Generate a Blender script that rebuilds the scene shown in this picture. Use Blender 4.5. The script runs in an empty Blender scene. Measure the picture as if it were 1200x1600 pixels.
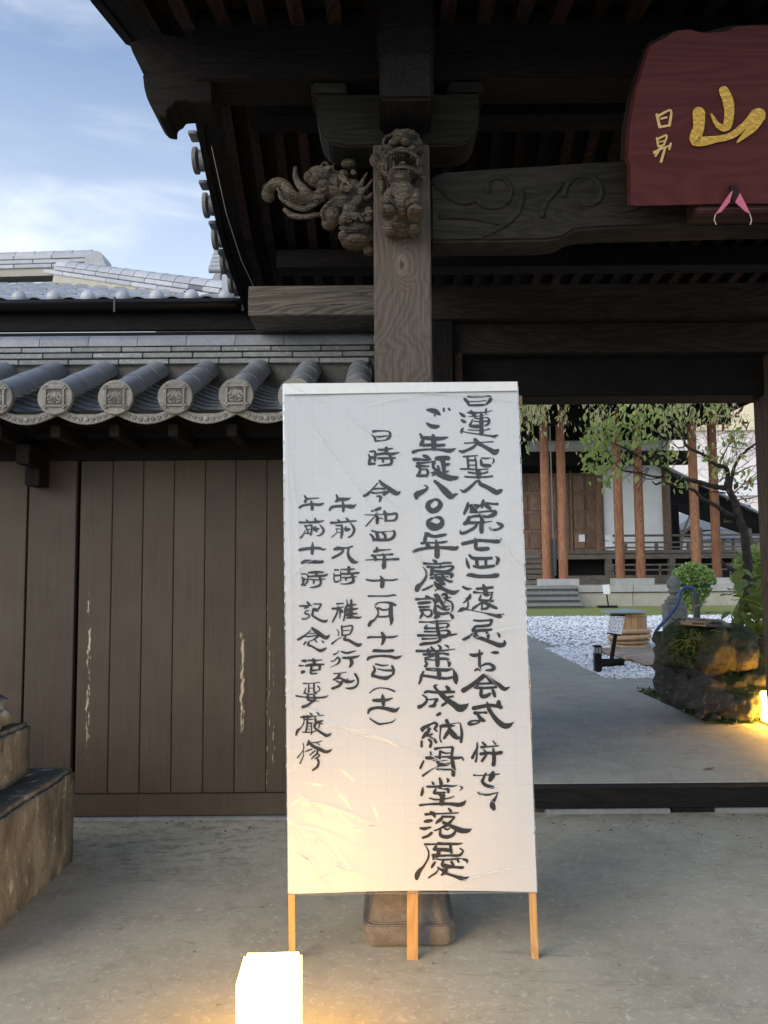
import bpy, bmesh, math, random
import numpy as np
from math import sin, cos, pi, radians, sqrt, atan2
from mathutils import Vector, Matrix, Euler, noise as mnoise
random.seed(7); RNG = np.random.default_rng(7)
S = bpy.context.scene
C = S.collection

# ---------------------------------------------------------------- camera
FPX = 1202.0; PITCH = radians(4.3); ROLL = radians(0.45); EYE = Vector((0, 0, 1.5))
CF = Vector((0, cos(PITCH), sin(PITCH))); _u = Vector((0, -sin(PITCH), cos(PITCH))); _r = Vector((1, 0, 0))
CR = _r*cos(ROLL) - _u*sin(ROLL); CU = _u*cos(ROLL) + _r*sin(ROLL)
cam = bpy.data.cameras.new('camera'); co = bpy.data.objects.new('camera', cam); C.objects.link(co)
cam.sensor_fit = 'VERTICAL'; cam.sensor_height = 36; cam.lens = 36*FPX/1600
cam.clip_start = 0.05; cam.clip_end = 3000
mw = Matrix((CR, CU, -CF)).transposed().to_4x4(); mw.translation = EYE; co.matrix_world = mw
S.camera = co
def at(px, py, y):            # point at depth y that the photograph shows at px, py
    d = CF + CR*((px-600)/FPX) - CU*((py-800)/FPX)
    return EYE + d*(y/d.y)
def atz(px, py, z):
    d = CF + CR*((px-600)/FPX) - CU*((py-800)/FPX)
    return EYE + d*((z-EYE.z)/d.z)

# ---------------------------------------------------------------- world, sun, exposure
SUN_EL = radians(28); SUN_AZ = radians(228)
w = bpy.data.worlds.new('World'); S.world = w; w.use_nodes = True
nt = w.node_tree; nt.nodes.clear()
def nn(t, ty, **k):
    n = t.nodes.new(ty)
    for a, b in k.items():
        if a in n.bl_rna.properties: setattr(n, a, b)
        else: n.inputs[a.replace('_', ' ')].default_value = b
    return n
sky = nn(nt, 'ShaderNodeTexSky', sky_type='NISHITA', sun_disc=False, sun_elevation=SUN_EL, sun_rotation=SUN_AZ, altitude=50.0, air_density=1.0, dust_density=0.6, ozone_density=2.2)
tc = nn(nt, 'ShaderNodeTexCoord')
mp = nn(nt, 'ShaderNodeMapping'); mp.inputs['Scale'].default_value = (1.6, 1.6, 4.2); mp.inputs['Location'].default_value = (1.9, 0.67, 0.62)
nt.links.new(tc.outputs['Generated'], mp.inputs['Vector'])
no = nn(nt, 'ShaderNodeTexNoise', Scale=1.5, Detail=7.0, Roughness=0.55); no.inputs['Distortion'].default_value = 0.4
nt.links.new(mp.outputs[0], no.inputs['Vector'])
rp = nn(nt, 'ShaderNodeMapRange'); rp.inputs[1].default_value = 0.47; rp.inputs[2].default_value = 0.80
rp.interpolation_type = 'SMOOTHSTEP'
nt.links.new(no.outputs[0], rp.inputs[0])
sx = nn(nt, 'ShaderNodeSeparateXYZ'); nt.links.new(tc.outputs['Generated'], sx.inputs[0])
hz = nn(nt, 'ShaderNodeMapRange'); hz.inputs[1].default_value = 0.62; hz.inputs[2].default_value = 0.10; hz.inputs[3].default_value = 0.0; hz.inputs[4].default_value = 1.0
nt.links.new(sx.outputs['Z'], hz.inputs[0])
ad = nn(nt, 'ShaderNodeMath', operation='MULTIPLY_ADD'); ad.inputs[1].default_value = 0.55
h2 = nn(nt, 'ShaderNodeMath', operation='MULTIPLY'); h2.inputs[1].default_value = 0.60
nt.links.new(hz.outputs[0], h2.inputs[0]); nt.links.new(rp.outputs[0], ad.inputs[0]); nt.links.new(h2.outputs[0], ad.inputs[2])
cm = nn(nt, 'ShaderNodeMath', operation='MINIMUM'); cm.inputs[1].default_value = 0.85; nt.links.new(ad.outputs[0], cm.inputs[0])
mx = nn(nt, 'ShaderNodeMix', data_type='RGBA'); mx.inputs['B'].default_value = (6.2, 6.25, 6.2, 1)
nt.links.new(cm.outputs[0], mx.inputs['Factor']); nt.links.new(sky.outputs[0], mx.inputs['A'])
bg = nn(nt, 'ShaderNodeBackground'); bg.inputs[1].default_value = 0.15
nt.links.new(mx.outputs['Result'], bg.inputs[0])
wo = nn(nt, 'ShaderNodeOutputWorld'); nt.links.new(bg.outputs[0], wo.inputs[0])
sl = bpy.data.lights.new('sun', 'SUN'); sl.energy = 1.2; sl.angle = radians(40); sl.color = (1.0, 0.93, 0.84)
so = bpy.data.objects.new('sun', sl); C.objects.link(so)
sd = Vector((sin(SUN_AZ)*cos(SUN_EL), cos(SUN_AZ)*cos(SUN_EL), sin(SUN_EL)))
so.rotation_euler = (-sd).to_track_quat('-Z', 'Y').to_euler()
S.view_settings.view_transform = 'Standard'; S.view_settings.look = 'None'
S.view_settings.exposure = 0.68; S.view_settings.gamma = 1.0
S.view_settings.use_curve_mapping = False
S.render.engine = 'CYCLES'; S.cycles.max_bounces = 8; S.cycles.transparent_max_bounces = 12; S.cycles.use_denoising = True

# ---------------------------------------------------------------- materials
def newmat(name):
    m = bpy.data.materials.new(name); m.use_nodes = True; t = m.node_tree; t.nodes.clear()
    b = nn(t, 'ShaderNodeBsdfPrincipled'); o = nn(t, 'ShaderNodeOutputMaterial'); t.links.new(b.outputs[0], o.inputs[0])
    return m, t, b
def coords(t, scale=(1, 1, 1), rnd=True):
    tcn = nn(t, 'ShaderNodeTexCoord'); mpn = nn(t, 'ShaderNodeMapping'); mpn.inputs['Scale'].default_value = scale
    if rnd:
        oi = nn(t, 'ShaderNodeObjectInfo'); mu = nn(t, 'ShaderNodeVectorMath', operation='SCALE'); mu.inputs[0].default_value = (17, 31, 23)
        t.links.new(oi.outputs['Random'], mu.inputs['Scale'])
        a = nn(t, 'ShaderNodeVectorMath', operation='ADD'); t.links.new(tcn.outputs['Object'], a.inputs[0]); t.links.new(mu.outputs[0], a.inputs[1])
        t.links.new(a.outputs[0], mpn.inputs['Vector'])
    else: t.links.new(tcn.outputs['Object'], mpn.inputs['Vector'])
    return mpn.outputs[0]
def noi(t, vec, scale, detail=5, rough=.55, dist=0):
    n = nn(t, 'ShaderNodeTexNoise', Scale=scale, Detail=float(detail), Roughness=rough, Distortion=float(dist)); t.links.new(vec, n.inputs['Vector']); return n.outputs[0]
def mr(t, x, a, b, c=0., d=1.):
    n = nn(t, 'ShaderNodeMapRange'); 
    for i, v in enumerate((a, b, c, d)): n.inputs[i+1].default_value = v
    t.links.new(x, n.inputs[0]); return n.outputs[0]
def mixc(t, f, a, b, mode='MIX'):
    n = nn(t, 'ShaderNodeMix', data_type='RGBA', blend_type=mode)
    if isinstance(f, (int, float)): n.inputs['Factor'].default_value = f
    else: t.links.new(f, n.inputs['Factor'])
    for k, v in (('A', a), ('B', b)):
        if isinstance(v, tuple): n.inputs[k].default_value = (*v, 1)
        else: t.links.new(v, n.inputs[k])
    return n.outputs['Result']
def math_(t, op, a, b=None):
    n = nn(t, 'ShaderNodeMath', operation=op)
    for i, v in enumerate((a, b)):
        if v is None: continue
        if isinstance(v, (int, float)): n.inputs[i].default_value = v
        else: t.links.new(v, n.inputs[i])
    return n.outputs[0]
def bump(t, b, h, s, dist=.01):
    n = nn(t, 'ShaderNodeBump', Strength=s, Distance=dist); t.links.new(h, n.inputs['Height']); t.links.new(n.outputs[0], b.inputs['Normal'])
def rndval(t, c, amt=.25):
    oi = nn(t, 'ShaderNodeObjectInfo'); f = mr(t, oi.outputs['Random'], 0, 1, 1-amt, 1+amt)
    n = nn(t, 'ShaderNodeVectorMath', operation='SCALE'); t.links.new(c, n.inputs[0]); t.links.new(f, n.inputs['Scale']); return n.outputs[0]
def wood(name, c1, c2, axis='x', s=1., rough=.75, bmp=.5, rings=9., crack=(.01, .008, .006), crackamt=1., var=.15):
    m, t, b = newmat(name)
    sc = [14*s, 14*s, 14*s]; sc['xyz'.index(axis)] = .9*s
    v = coords(t, tuple(sc)); sc2 = [4*s]*3; sc2['xyz'.index(axis)] = .55*s; v2 = coords(t, tuple(sc2))
    big = noi(t, v2, 1.0, 3, .5, .6)
    r = nn(t, 'ShaderNodeMath', operation='MULTIPLY'); r.inputs[1].default_value = rings*2; t.links.new(big, r.inputs[0])
    ring = math_(t, 'PINGPONG', r.outputs[0], .5); ring = mr(t, ring, 0, .5)
    fine = noi(t, v, 3.0, 6, .65, .2); f2 = noi(t, v, 9.0, 4, .6)
    g = math_(t, 'ADD', math_(t, 'MULTIPLY', ring, .45), math_(t, 'MULTIPLY', fine, .75))
    col = mixc(t, mr(t, g, .25, .85), c1, c2)
    cr = mr(t, f2, .36, .27); cr = math_(t, 'MULTIPLY', cr, crackamt)
    col = mixc(t, cr, col, crack)
    pat = noi(t, v2, .7, 2); col = mixc(t, mr(t, pat, .3, .75, 0., .5), col, tuple(x*.6 for x in c1))
    t.links.new(rndval(t, col, var), b.inputs['Base Color']); b.inputs['Roughness'].default_value = rough; b.inputs['Specular IOR Level'].default_value = .18
    h = math_(t, 'SUBTRACT', math_(t, 'ADD', fine, math_(t, 'MULTIPLY', ring, .5)), math_(t, 'MULTIPLY', cr, 1.2))
    bump(t, b, h, bmp, .006)
    return m
def rock(name, c1, c2, c3=None, s=1., rough=.85, bmp=.6, moss=0., var=.1, dist=.02, spots=None):
    m, t, b = newmat(name); v = coords(t, (s, s, s))
    n1 = noi(t, v, 3.5, 7, .62, .3); n2 = noi(t, v, 22, 6, .65); n3 = noi(t, v, 110, 3, .6)
    col = mixc(t, mr(t, n1, .32, .68), c1, c2)
    col = mixc(t, mr(t, n2, .3, .75, 0., .55), col, c3 or tuple(x*.55 for x in c1))
    if spots: 
        vo = noi(t, v, 9.0, 5, .7, .5); col = mixc(t, mr(t, vo, .58, .64), col, spots)
    if moss:
        ge = nn(t, 'ShaderNodeNewGeometry'); sp = nn(t, 'ShaderNodeSeparateXYZ'); t.links.new(ge.outputs['Normal'], sp.inputs[0])
        mm = math_(t, 'ADD', math_(t, 'MULTIPLY', sp.outputs['Z'], .5), noi(t, v, 6, 5)); col = mixc(t, mr(t, mm, .75-moss, .95-moss), col, (.045, .07, .018))
    t.links.new(rndval(t, col, var), b.inputs['Base Color']); b.inputs['Roughness'].default_value = rough
    bump(t, b, math_(t, 'ADD', math_(t, 'MULTIPLY', n2, .7), math_(t, 'MULTIPLY', n3, .3)), bmp, dist)
    return m
def plain(name, c, rough=.6, metal=0., bmp=0., var=0., sc=40):
    m, t, b = newmat(name); b.inputs['Roughness'].default_value = rough; b.inputs['Metallic'].default_value = metal
    v = coords(t); n = noi(t, v, sc, 4); n0 = noi(t, v, 3, 3)
    col = mixc(t, mr(t, n, .3, .7, 0., .35), c, tuple(x*.75 for x in c)); col = mixc(t, mr(t, n0, .35, .7, 0., .3), col, tuple(x*.7 for x in c))
    t.links.new(rndval(t, col, var), b.inputs['Base Color'])
    if bmp: bump(t, b, n, bmp, .004)
    return m
def leafmat(name, cols, trans=.35):
    m, t, b = newmat(name)
    ge = nn(t, 'ShaderNodeNewGeometry'); rp = nn(t, 'ShaderNodeValToRGB'); e = rp.color_ramp.elements
    e[0].color = (*cols[0], 1); e[1].color = (*cols[-1], 1)
    for i, c in enumerate(cols[1:-1]): x = e.new((i+1)/(len(cols)-1)); x.color = (*c, 1)
    t.links.new(ge.outputs['Random Per Island'], rp.inputs[0]); t.links.new(rp.outputs[0], b.inputs['Base Color']); b.inputs['Roughness'].default_value = .55
    tr = nn(t, 'ShaderNodeBsdfTranslucent'); t.links.new(rp.outputs[0], tr.inputs[0]); ms = nn(t, 'ShaderNodeMixShader'); ms.inputs[0].default_value = trans
    t.links.new(b.outputs[0], ms.inputs[1]); t.links.new(tr.outputs[0], ms.inputs[2]); t.links.new(ms.outputs[0], t.nodes['Material Output'].inputs[0])
    return m
MT = {}
for ax in 'xyz':
    MT['dark_'+ax] = wood('dark_weathered_wood_'+ax, (.0060, .0052, .0050), (.016, .0135, .012), ax, 1.0, .8, .5)
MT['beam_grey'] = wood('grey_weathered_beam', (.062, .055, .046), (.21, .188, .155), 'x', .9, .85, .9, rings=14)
MT['carving'] = wood('carved_grey_wood', (.065, .054, .039), (.20, .168, .125), 'x', 2.2, .85, 1.3, rings=16)
MT['koryo'] = wood('carved_beam_wood', (.013, .012, .0095), (.035, .032, .026), 'x', 1.1, .8, .6)
MT['tan_z'] = wood('fresh_batten_wood', (.42, .24, .09), (.58, .36, .15), 'z', 1.4, .6, .25, crackamt=.15)
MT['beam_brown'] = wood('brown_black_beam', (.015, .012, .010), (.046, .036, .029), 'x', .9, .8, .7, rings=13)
MT['rafter'] = wood('rafter_wood', (.010, .0065, .0055), (.040, .023, .017), 'y', 1.0, .8, .5, var=.6)
MT['hallpillar'] = wood('orange_pillar_wood', (.165, .068, .036), (.35, .18, .105), 'z', .9, .7, .4, rings=7, crackamt=.5, var=.35)
MT['hallwood'] = wood('brown_hall_wood', (.15, .095, .065), (.27, .18, .13), 'z', .5, .8, .4)
MT['hallgrey'] = wood('grey_hall_wood', (.11, .095, .078), (.21, .185, .155), 'x', .5, .85, .4)
MT['tub'] = wood('cedar_tub_wood', (.40, .23, .11), (.58, .38, .20), 'z', 1., .7, .3, crackamt=.2)
MT['deck'] = wood('pale_deck_wood', (.30, .23, .18), (.48, .39, .31), 'x', 1., .8, .4)
MT['bark'] = rock('tree_bark', (.035, .028, .022), (.09, .075, .06), s=4, bmp=1.)
MT['tile'] = rock('silver_grey_tile', (.19, .205, .225), (.28, .295, .315), (.11, .115, .12), s=2.2, rough=.42, bmp=.15, var=.18)
MT['tileend'] = rock('worn_tile_face', (.20, .192, .165), (.29, .275, .24), (.11, .105, .09), s=5, rough=.7, bmp=.45, var=.22, spots=(.36, .35, .31))
MT['tilenoshi'] = rock('worn_ridge_tile', (.20, .21, .205), (.31, .32, .31), (.11, .11, .11), s=5, rough=.6, bmp=.35, var=.22, spots=(.40, .41, .37))
MT['tilefar'] = rock('pale_roof_tile', (.40, .41, .43), (.52, .53, .55), (.30, .31, .32), s=2, rough=.4, bmp=.1, var=.15)
MT['mortar'] = rock('cream_ridge_mortar', (.42, .39, .31), (.52, .48, .40), s=3, bmp=.3)
MT['mud'] = rock('dark_mortar', (.09, .085, .075), (.16, .15, .13), s=4, bmp=.5)
MT['gutter'] = plain('dark_gutter_metal', (.028, .026, .026), .35, .3)
MT['basestone'] = rock('pillar_base_stone', (.13, .115, .10), (.24, .21, .175), s=5, bmp=.5)
m, t, b = newmat('lichen_plinth_stone'); MT['plinth'] = m
v = coords(t, (1, 1, .45), False); n1 = noi(t, v, 5, 7, .65, .5); n2 = noi(t, v, 14, 7, .7, .4); n3 = noi(t, coords(t, (1, 1, 1), False), 60, 5, .7)
col = mixc(t, mr(t, n1, .35, .62), (.12, .105, .078), (.34, .305, .235)); col = mixc(t, mr(t, n2, .56, .66), col, (.56, .51, .41)); col = mixc(t, mr(t, n2, .42, .32, 0, .7), col, (.06, .05, .035))
ge = nn(t, 'ShaderNodeNewGeometry'); sp = nn(t, 'ShaderNodeSeparateXYZ'); t.links.new(ge.outputs['Normal'], sp.inputs[0])
col = mixc(t, math_(t, 'MULTIPLY', mr(t, sp.outputs['Z'], .6, .85), mr(t, n2, .66, .5)), col, (.060, .066, .064))
t.links.new(col, b.inputs['Base Color']); b.inputs['Roughness'].default_value = .88; bump(t, b, math_(t, 'ADD', n2, math_(t, 'MULTIPLY', n3, .4)), .9, .02)
MT['boulder'] = rock('dark_boulder', (.05, .05, .045), (.14, .135, .12), (.03, .03, .025), s=2.2, bmp=1., spots=(.22, .22, .2), dist=.04)
MT['mossrock'] = rock('mossy_boulder', (.10, .09, .06), (.21, .18, .12), (.04, .04, .03), s=2.5, bmp=1., moss=.08, dist=.04)
MT['granite'] = rock('pale_granite', (.36, .36, .34), (.46, .46, .44), s=1, bmp=.2)
MT['platform'] = rock('cream_platform_stone', (.40, .37, .30), (.52, .49, .42), s=.8, bmp=.3)
MT['greystone'] = rock('grey_step_stone', (.22, .225, .22), (.30, .30, .30), s=1, bmp=.2)
MT['oldstone'] = rock('weathered_grey_stone', (.12, .125, .12), (.22, .225, .21), s=4, bmp=.6)
MT['plaster'] = plain('white_plaster', (.86, .86, .84), .9)
MT['gravelbase'] = rock('gravel_bed', (.30, .31, .32), (.5, .51, .52), s=6, bmp=1.)
MT['blackmetal'] = plain('black_metal', (.012, .012, .014), .4, .5)
MT['board'] = plain('white_board', (.80, .82, .86), .6)
MT['ink'] = plain('black_ink', (.010, .011, .012), .6)
MT['hose'] = plain('blue_hose', (.07, .14, .33), .4)
MT['lid'] = plain('blue_grey_lid', (.33, .42, .46), .4)
MT['rope'] = wood('straw_rope', (.45, .30, .16), (.62, .44, .26), 'x', 2., .85, .6, crackamt=.2)
MT['pink'] = plain('pink_paper', (.62, .16, .28), .6)
MT['gold'] = plain('gold_leaf', (.85, .52, .11), .33, .75, bmp=1.0, sc=60)
MT['gold2'] = plain('gold_paint', (.80, .55, .22), .45, .3)
MT['cord'] = plain('white_cord', (.5, .48, .44), .7)
MT['void_shade'] = plain('painted_under_floor_shade', (.012, .011, .01), .9)  # under-floor shade put into a near-black colour
MT['pinkwall'] = plain('pale_salmon_wall', (.88, .80, .75), .8)
MT['greyroof'] = plain('grey_metal_roof', (.30, .32, .35), .5)
MT['leaf_weep'] = leafmat('weeping_leaves', [(.34, .36, .10), (.55, .56, .24), (.66, .60, .32), (.42, .46, .14), (.68, .58, .38)], .5)
MT['leaf_green'] = leafmat('fresh_green_leaves', [(.20, .28, .06), (.42, .52, .15), (.30, .40, .10), (.52, .56, .22)], .5)
MT['leaf_bush'] = leafmat('bush_leaves', [(.12, .20, .04), (.22, .34, .09), (.32, .44, .16)])
MT['leaf_big'] = leafmat('broad_leaves', [(.05, .12, .02), (.11, .21, .04), (.28, .33, .07), (.08, .16, .03)])
MT['leaf_moss'] = leafmat('moss_blades', [(.03, .06, .015), (.07, .12, .03), (.12, .16, .05)], .15)
MT['deadleaf'] = leafmat('dead_leaves', [(.10, .03, .015), (.25, .12, .05), (.06, .03, .02)], .1)
# painted plank material with flaking streaks
def plankmat(name, peel):
    m, t, b = newmat(name); v = coords(t, (30, 30, 1.2)); v3 = coords(t, (1, 1, 1))
    f = noi(t, v, 2., 5, .6); p = noi(t, v3, 2.2, 4)
    col = mixc(t, mr(t, f, .3, .7), (.041, .027, .0155), (.058, .040, .024)); col = mixc(t, mr(t, p, .35, .75, 0, .5), col, (.085, .07, .047))
    dust = noi(t, coords(t, (1, 1, 1)), 160., 2, .5); col = mixc(t, mr(t, dust, .72, .78, 0, .5), col, (.3, .26, .2))
    if peel:
        tcn = nn(t, 'ShaderNodeTexCoord'); sp = nn(t, 'ShaderNodeSeparateXYZ'); t.links.new(tcn.outputs['Object'], sp.inputs[0])
        tot = None
        for (cx, hw, z0, z1, th) in peel:
            wob = math_(t, 'MULTIPLY', math_(t, 'SUBTRACT', noi(t, coords(t, (1, 1, 14), False), 1.5, 4, .7), .5), .05)
            dx = math_(t, 'ABSOLUTE', math_(t, 'SUBTRACT', math_(t, 'ADD', sp.outputs['X'], wob), cx))
            mk = mr(t, dx, hw, hw*.5); mz = math_(t, 'MULTIPLY', mr(t, sp.outputs['Z'], z0, z0+.05), mr(t, sp.outputs['Z'], z1, z1-.05))
            nz = mr(t, noi(t, coords(t, (60, 60, 9), False), 1.3, 5, .7), th, th+.04)
            q = math_(t, 'MULTIPLY', math_(t, 'MULTIPLY', mk, mz), nz); tot = q if tot is None else math_(t, 'MAXIMUM', tot, q)
        col = mixc(t, tot, col, (.50, .41, .29))
    t.links.new(rndval(t, col, .10), b.inputs['Base Color']); b.inputs['Roughness'].default_value = .68; bump(t, b, f, .25, .004)
    return m
MT['plank'] = plankmat('brown_painted_plank', None)
MT['plank_peel'] = plankmat('brown_painted_plank_flaking', [(-.885, .012, .50, 1.13, .46)])
MT['plank_peel3'] = plankmat('brown_painted_plank_split', [(-.735, .0025, .15, 1.3, .46), (-.715, .002, .5, 1.2, .50), (-.690, .0025, .3, 1.0, .50)])
MT['plank_peel2'] = plankmat('brown_painted_plank_chipped', [(-1.835, .012, .35, 1.40, .52)])
# pillar wood with a knot and swirling grain
m, t, b = newmat('knotted_pillar_wood'); MT['pillar'] = m
tcn = nn(t, 'ShaderNodeTexCoord'); sp = nn(t, 'ShaderNodeSeparateXYZ'); t.links.new(tcn.outputs['Object'], sp.inputs[0])
warp = noi(t, coords(t, (3.2, 3.2, 1.9), False), 1.0, 3, .5, .8)
kx = math_(t, 'SUBTRACT', sp.outputs['X'], .085); kz = math_(t, 'MULTIPLY', math_(t, 'SUBTRACT', sp.outputs['Z'], 2.815), .62)
kd = math_(t, 'SQRT', math_(t, 'ADD', math_(t, 'MULTIPLY', kx, kx), math_(t, 'MULTIPLY', kz, kz)))
near = mr(t, kd, .075, .018)
base = math_(t, 'ADD', math_(t, 'MULTIPLY', warp, 22.), math_(t, 'MULTIPLY', sp.outputs['X'], 60.))
low = mr(t, sp.outputs['Z'], 2.72, 2.45); swirl = noi(t, coords(t, (3.2, 3.2, 2.4), False), 1.2, 3, .5, 1.0)
base = math_(t, 'ADD', base, math_(t, 'MULTIPLY', math_(t, 'MULTIPLY', swirl, low), 8.))
ph = math_(t, 'ADD', base, math_(t, 'MULTIPLY', near, 9.))
ring = math_(t, 'PINGPONG', ph, 1.0)
fine = noi(t, coords(t, (60, 60, 4), False), 1.6, 5, .65)
g = math_(t, 'ADD', math_(t, 'MULTIPLY', ring, .30), math_(t, 'MULTIPLY', fine, .85))
col = mixc(t, mr(t, g, .2, .9), (.040, .029, .022), (.118, .088, .064))
col = mixc(t, mr(t, kd, .05, .02, 0, .6), col, (.16, .12, .09)); col = mixc(t, mr(t, math_(t, 'ABSOLUTE', math_(t, 'SUBTRACT', math_(t, 'ADD', kd, math_(t, 'MULTIPLY', math_(t, 'SUBTRACT', fine, .5), .03)), .036)), .006, .0, 0, .5), col, (.03, .022, .018))
col = mixc(t, mr(t, kd, .016, .006), col, (.03, .022, .018))
t.links.new(col, b.inputs['Base Color']); b.inputs['Roughness'].default_value = .72; bump(t, b, g, .8, .006)
# concrete
def concrete(name, c1, c2, stain, zone=False, dark=.5):
    m, t, b = newmat(name); v = coords(t, (1, 1, 1), False)
    n1 = noi(t, v, .9, 6, .6, .3); n2 = noi(t, v, 5, 7, .7, .2); n3 = noi(t, v, 90, 4, .7); n4 = noi(t, v, 34, 5, .75, .8)
    col = mixc(t, mr(t, n1, .3, .7), c1, c2); col = mixc(t, mr(t, n2, .45, .7, 0, dark), col, stain)
    col = mixc(t, mr(t, n4, .54, .68, 0, .6), col, tuple(min(.6, x*1.6) for x in c2)); col = mixc(t, mr(t, n3, .35, .25, 0, .5), col, tuple(x*.5 for x in c1))
    n5 = noi(t, coords(t, (2.2, 6, 1), False), 2.4, 6, .75, .3); col = mixc(t, mr(t, n5, .60, .66, 0, .35), col, tuple(x*.6 for x in stain))
    if zone:   # damp mottled patch along the foot of the wall
        tcn = nn(t, 'ShaderNodeTexCoord'); sp = nn(t, 'ShaderNodeSeparateXYZ'); t.links.new(tcn.outputs['Object'], sp.inputs[0])
        zm = math_(t, 'MULTIPLY', mr(t, sp.outputs['Y'], 3.7, 4.2), mr(t, sp.outputs['X'], -.3, -.9)); zn = noi(t, coords(t, (1, 2.2, 1), False), 7, 7, .75, .6)
        col = mixc(t, math_(t, 'MULTIPLY', math_(t, 'MULTIPLY', zm, mr(t, zn, .50, .60)), .6), col, (.085, .078, .062))
        fo = mr(t, sp.outputs['Y'], 4.68, 4.80); col = mixc(t, math_(t, 'MULTIPLY', math_(t, 'MULTIPLY', fo, mr(t, noi(t, coords(t, (3, 3, 1), False), 3, 6, .7), .4, .6)), .55), col, (.10, .09, .065))
    cr = noi(t, coords(t, (.55, 1.1, 1), False), .9, 5, .6, 1.2); cm = mr(t, math_(t, 'ABSOLUTE', math_(t, 'SUBTRACT', cr, .5)), .0035, .0)
    col = mixc(t, math_(t, 'MULTIPLY', cm, .35), col, tuple(x*.4 for x in c1))
    t.links.new(col, b.inputs['Base Color']); t.links.new(mr(t, n2, .3, .7, .62, .85), b.inputs['Roughness'])
    bump(t, b, math_(t, 'ADD', math_(t, 'MULTIPLY', n3, .6), math_(t, 'MULTIPLY', n4, .6)), .35, .004); return m
MT['concrete'] = concrete('forecourt_concrete', (.32, .295, .218), (.44, .41, .312), (.24, .222, .165), True)
MT['path'] = concrete('path_concrete', (.29, .28, .235), (.40, .38, .315), (.22, .21, .175))
# ---------------------------------------------------------------- mesh helpers
class MB:
    def __init__(s): s.v = []; s.f = []
    def add(s, vs, fs, M=None):
        o = len(s.v)
        s.v += [tuple((M @ Vector(p)) if M is not None else p) for p in vs]; s.f += [tuple(i+o for i in f) for f in fs]; return s
    def box(s, x0, x1, y0, y1, z0, z1, M=None):
        return s.add([(x, y, z) for x in (x0, x1) for y in (y0, y1) for z in (z0, z1)], [(0, 1, 3, 2), (4, 6, 7, 5), (0, 4, 5, 1), (2, 3, 7, 6), (0, 2, 6, 4), (1, 5, 7, 3)], M)
    def prism(s, pts, a, b, axis='y', M=None):
        n = len(pts); f = {'y': lambda p, d: (p[0], d, p[1]), 'x': lambda p, d: (d, p[0], p[1]), 'z': lambda p, d: (p[0], p[1], d)}[axis]
        return s.add([f(p, a) for p in pts]+[f(p, b) for p in pts], [tuple(range(n)), tuple(range(2*n-1, n-1, -1))]+[(i, i+n, (i+1) % n+n, (i+1) % n) for i in range(n)], M)
    def tube(s, pts, rad, n=8, caps=True, flat=1., M=None):
        pts = [Vector(p) for p in pts]; k = len(pts)
        if not hasattr(rad, '__len__'): rad = [rad]*k
        vs = []; up = None
        for i, p in enumerate(pts):
            d = (pts[min(i+1, k-1)]-pts[max(i-1, 0)]).normalized()
            if up is None: up = Vector((0, 0, 1)) if abs(d.z) < .9 else Vector((0, 1, 0))
            a = d.cross(up); a = a.normalized() if a.length > 1e-6 else Vector((1, 0, 0)); bb = a.cross(d).normalized(); up = bb
            vs += [tuple(p + (a*cos(2*pi*j/n)*flat + bb*sin(2*pi*j/n))*rad[i]) for j in range(n)]
        fs = [(i*n+j, i*n+(j+1) % n, (i+1)*n+(j+1) % n, (i+1)*n+j) for i in range(k-1) for j in range(n)]
        if caps: fs += [tuple(range(n-1, -1, -1)), tuple(range((k-1)*n, k*n))]
        return s.add(vs, fs, M)
    def cyl(s, c, r, h, n=20, axis='z', r2=None, M=None):
        d = {'x': Vector((1, 0, 0)), 'y': Vector((0, 1, 0)), 'z': Vector((0, 0, 1))}[axis]; c = Vector(c)
        return s.tube([c, c+d*h], [r, r if r2 is None else r2], n, M=M)
    def ball(s, c, r, nu=10, nv=7, M=None):
        if not hasattr(r, '__len__'): r = (r, r, r)
        vs = [(c[0], c[1], c[2]-r[2])]
        for i in range(1, nv):
            a = -pi/2+pi*i/nv
            vs += [(c[0]+r[0]*cos(a)*cos(2*pi*j/nu), c[1]+r[1]*cos(a)*sin(2*pi*j/nu), c[2]+r[2]*sin(a)) for j in range(nu)]
        vs.append((c[0], c[1], c[2]+r[2])); T = len(vs)-1
        fs = [(0, 1+(j+1) % nu, 1+j) for j in range(nu)]+[(T, T-nu+j, T-nu+(j+1) % nu) for j in range(nu)]
        fs += [(1+i*nu+j, 1+i*nu+(j+1) % nu, 1+(i+1)*nu+(j+1) % nu, 1+(i+1)*nu+j) for i in range(nv-2) for j in range(nu)]
        return s.add(vs, fs, M)
    def mesh(s, name, m=None, bevel=0, smooth=False, seg=2):
        me = bpy.data.meshes.new(name); me.from_pydata(s.v, [], s.f)
        if bevel or True:
            bm = bmesh.new(); bm.from_mesh(me)
            if bevel: bmesh.ops.bevel(bm, geom=[e for e in bm.edges], offset=bevel, segments=seg, affect='EDGES', clamp_overlap=True)
            bmesh.ops.recalc_face_normals(bm, faces=bm.faces); bm.to_mesh(me); bm.free()
        if m: me.materials.append(MT[m] if isinstance(m, str) else m)
        if smooth:
            me.polygons.foreach_set('use_smooth', [True]*len(me.polygons)); 
            if smooth != 'all': me.set_sharp_from_angle(angle=radians(38))
        return me
    def obj(s, name, m=None, parent=None, bevel=0, smooth=False, seg=2, **k):
        return link(name, s.mesh(name, m, bevel, smooth, seg), parent, **k)
def setp(o, label=None, cat=None, group=None, kind=None):
    for a, b in (('label', label), ('category', cat), ('group', group), ('kind', kind)):
        if b: o[a] = b
    return o
def chain(o):
    M = Matrix.Identity(4)
    while o is not None: M = Matrix.Translation(o.location) @ M if False else M; o = o.parent
    return M
WM = {}
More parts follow.
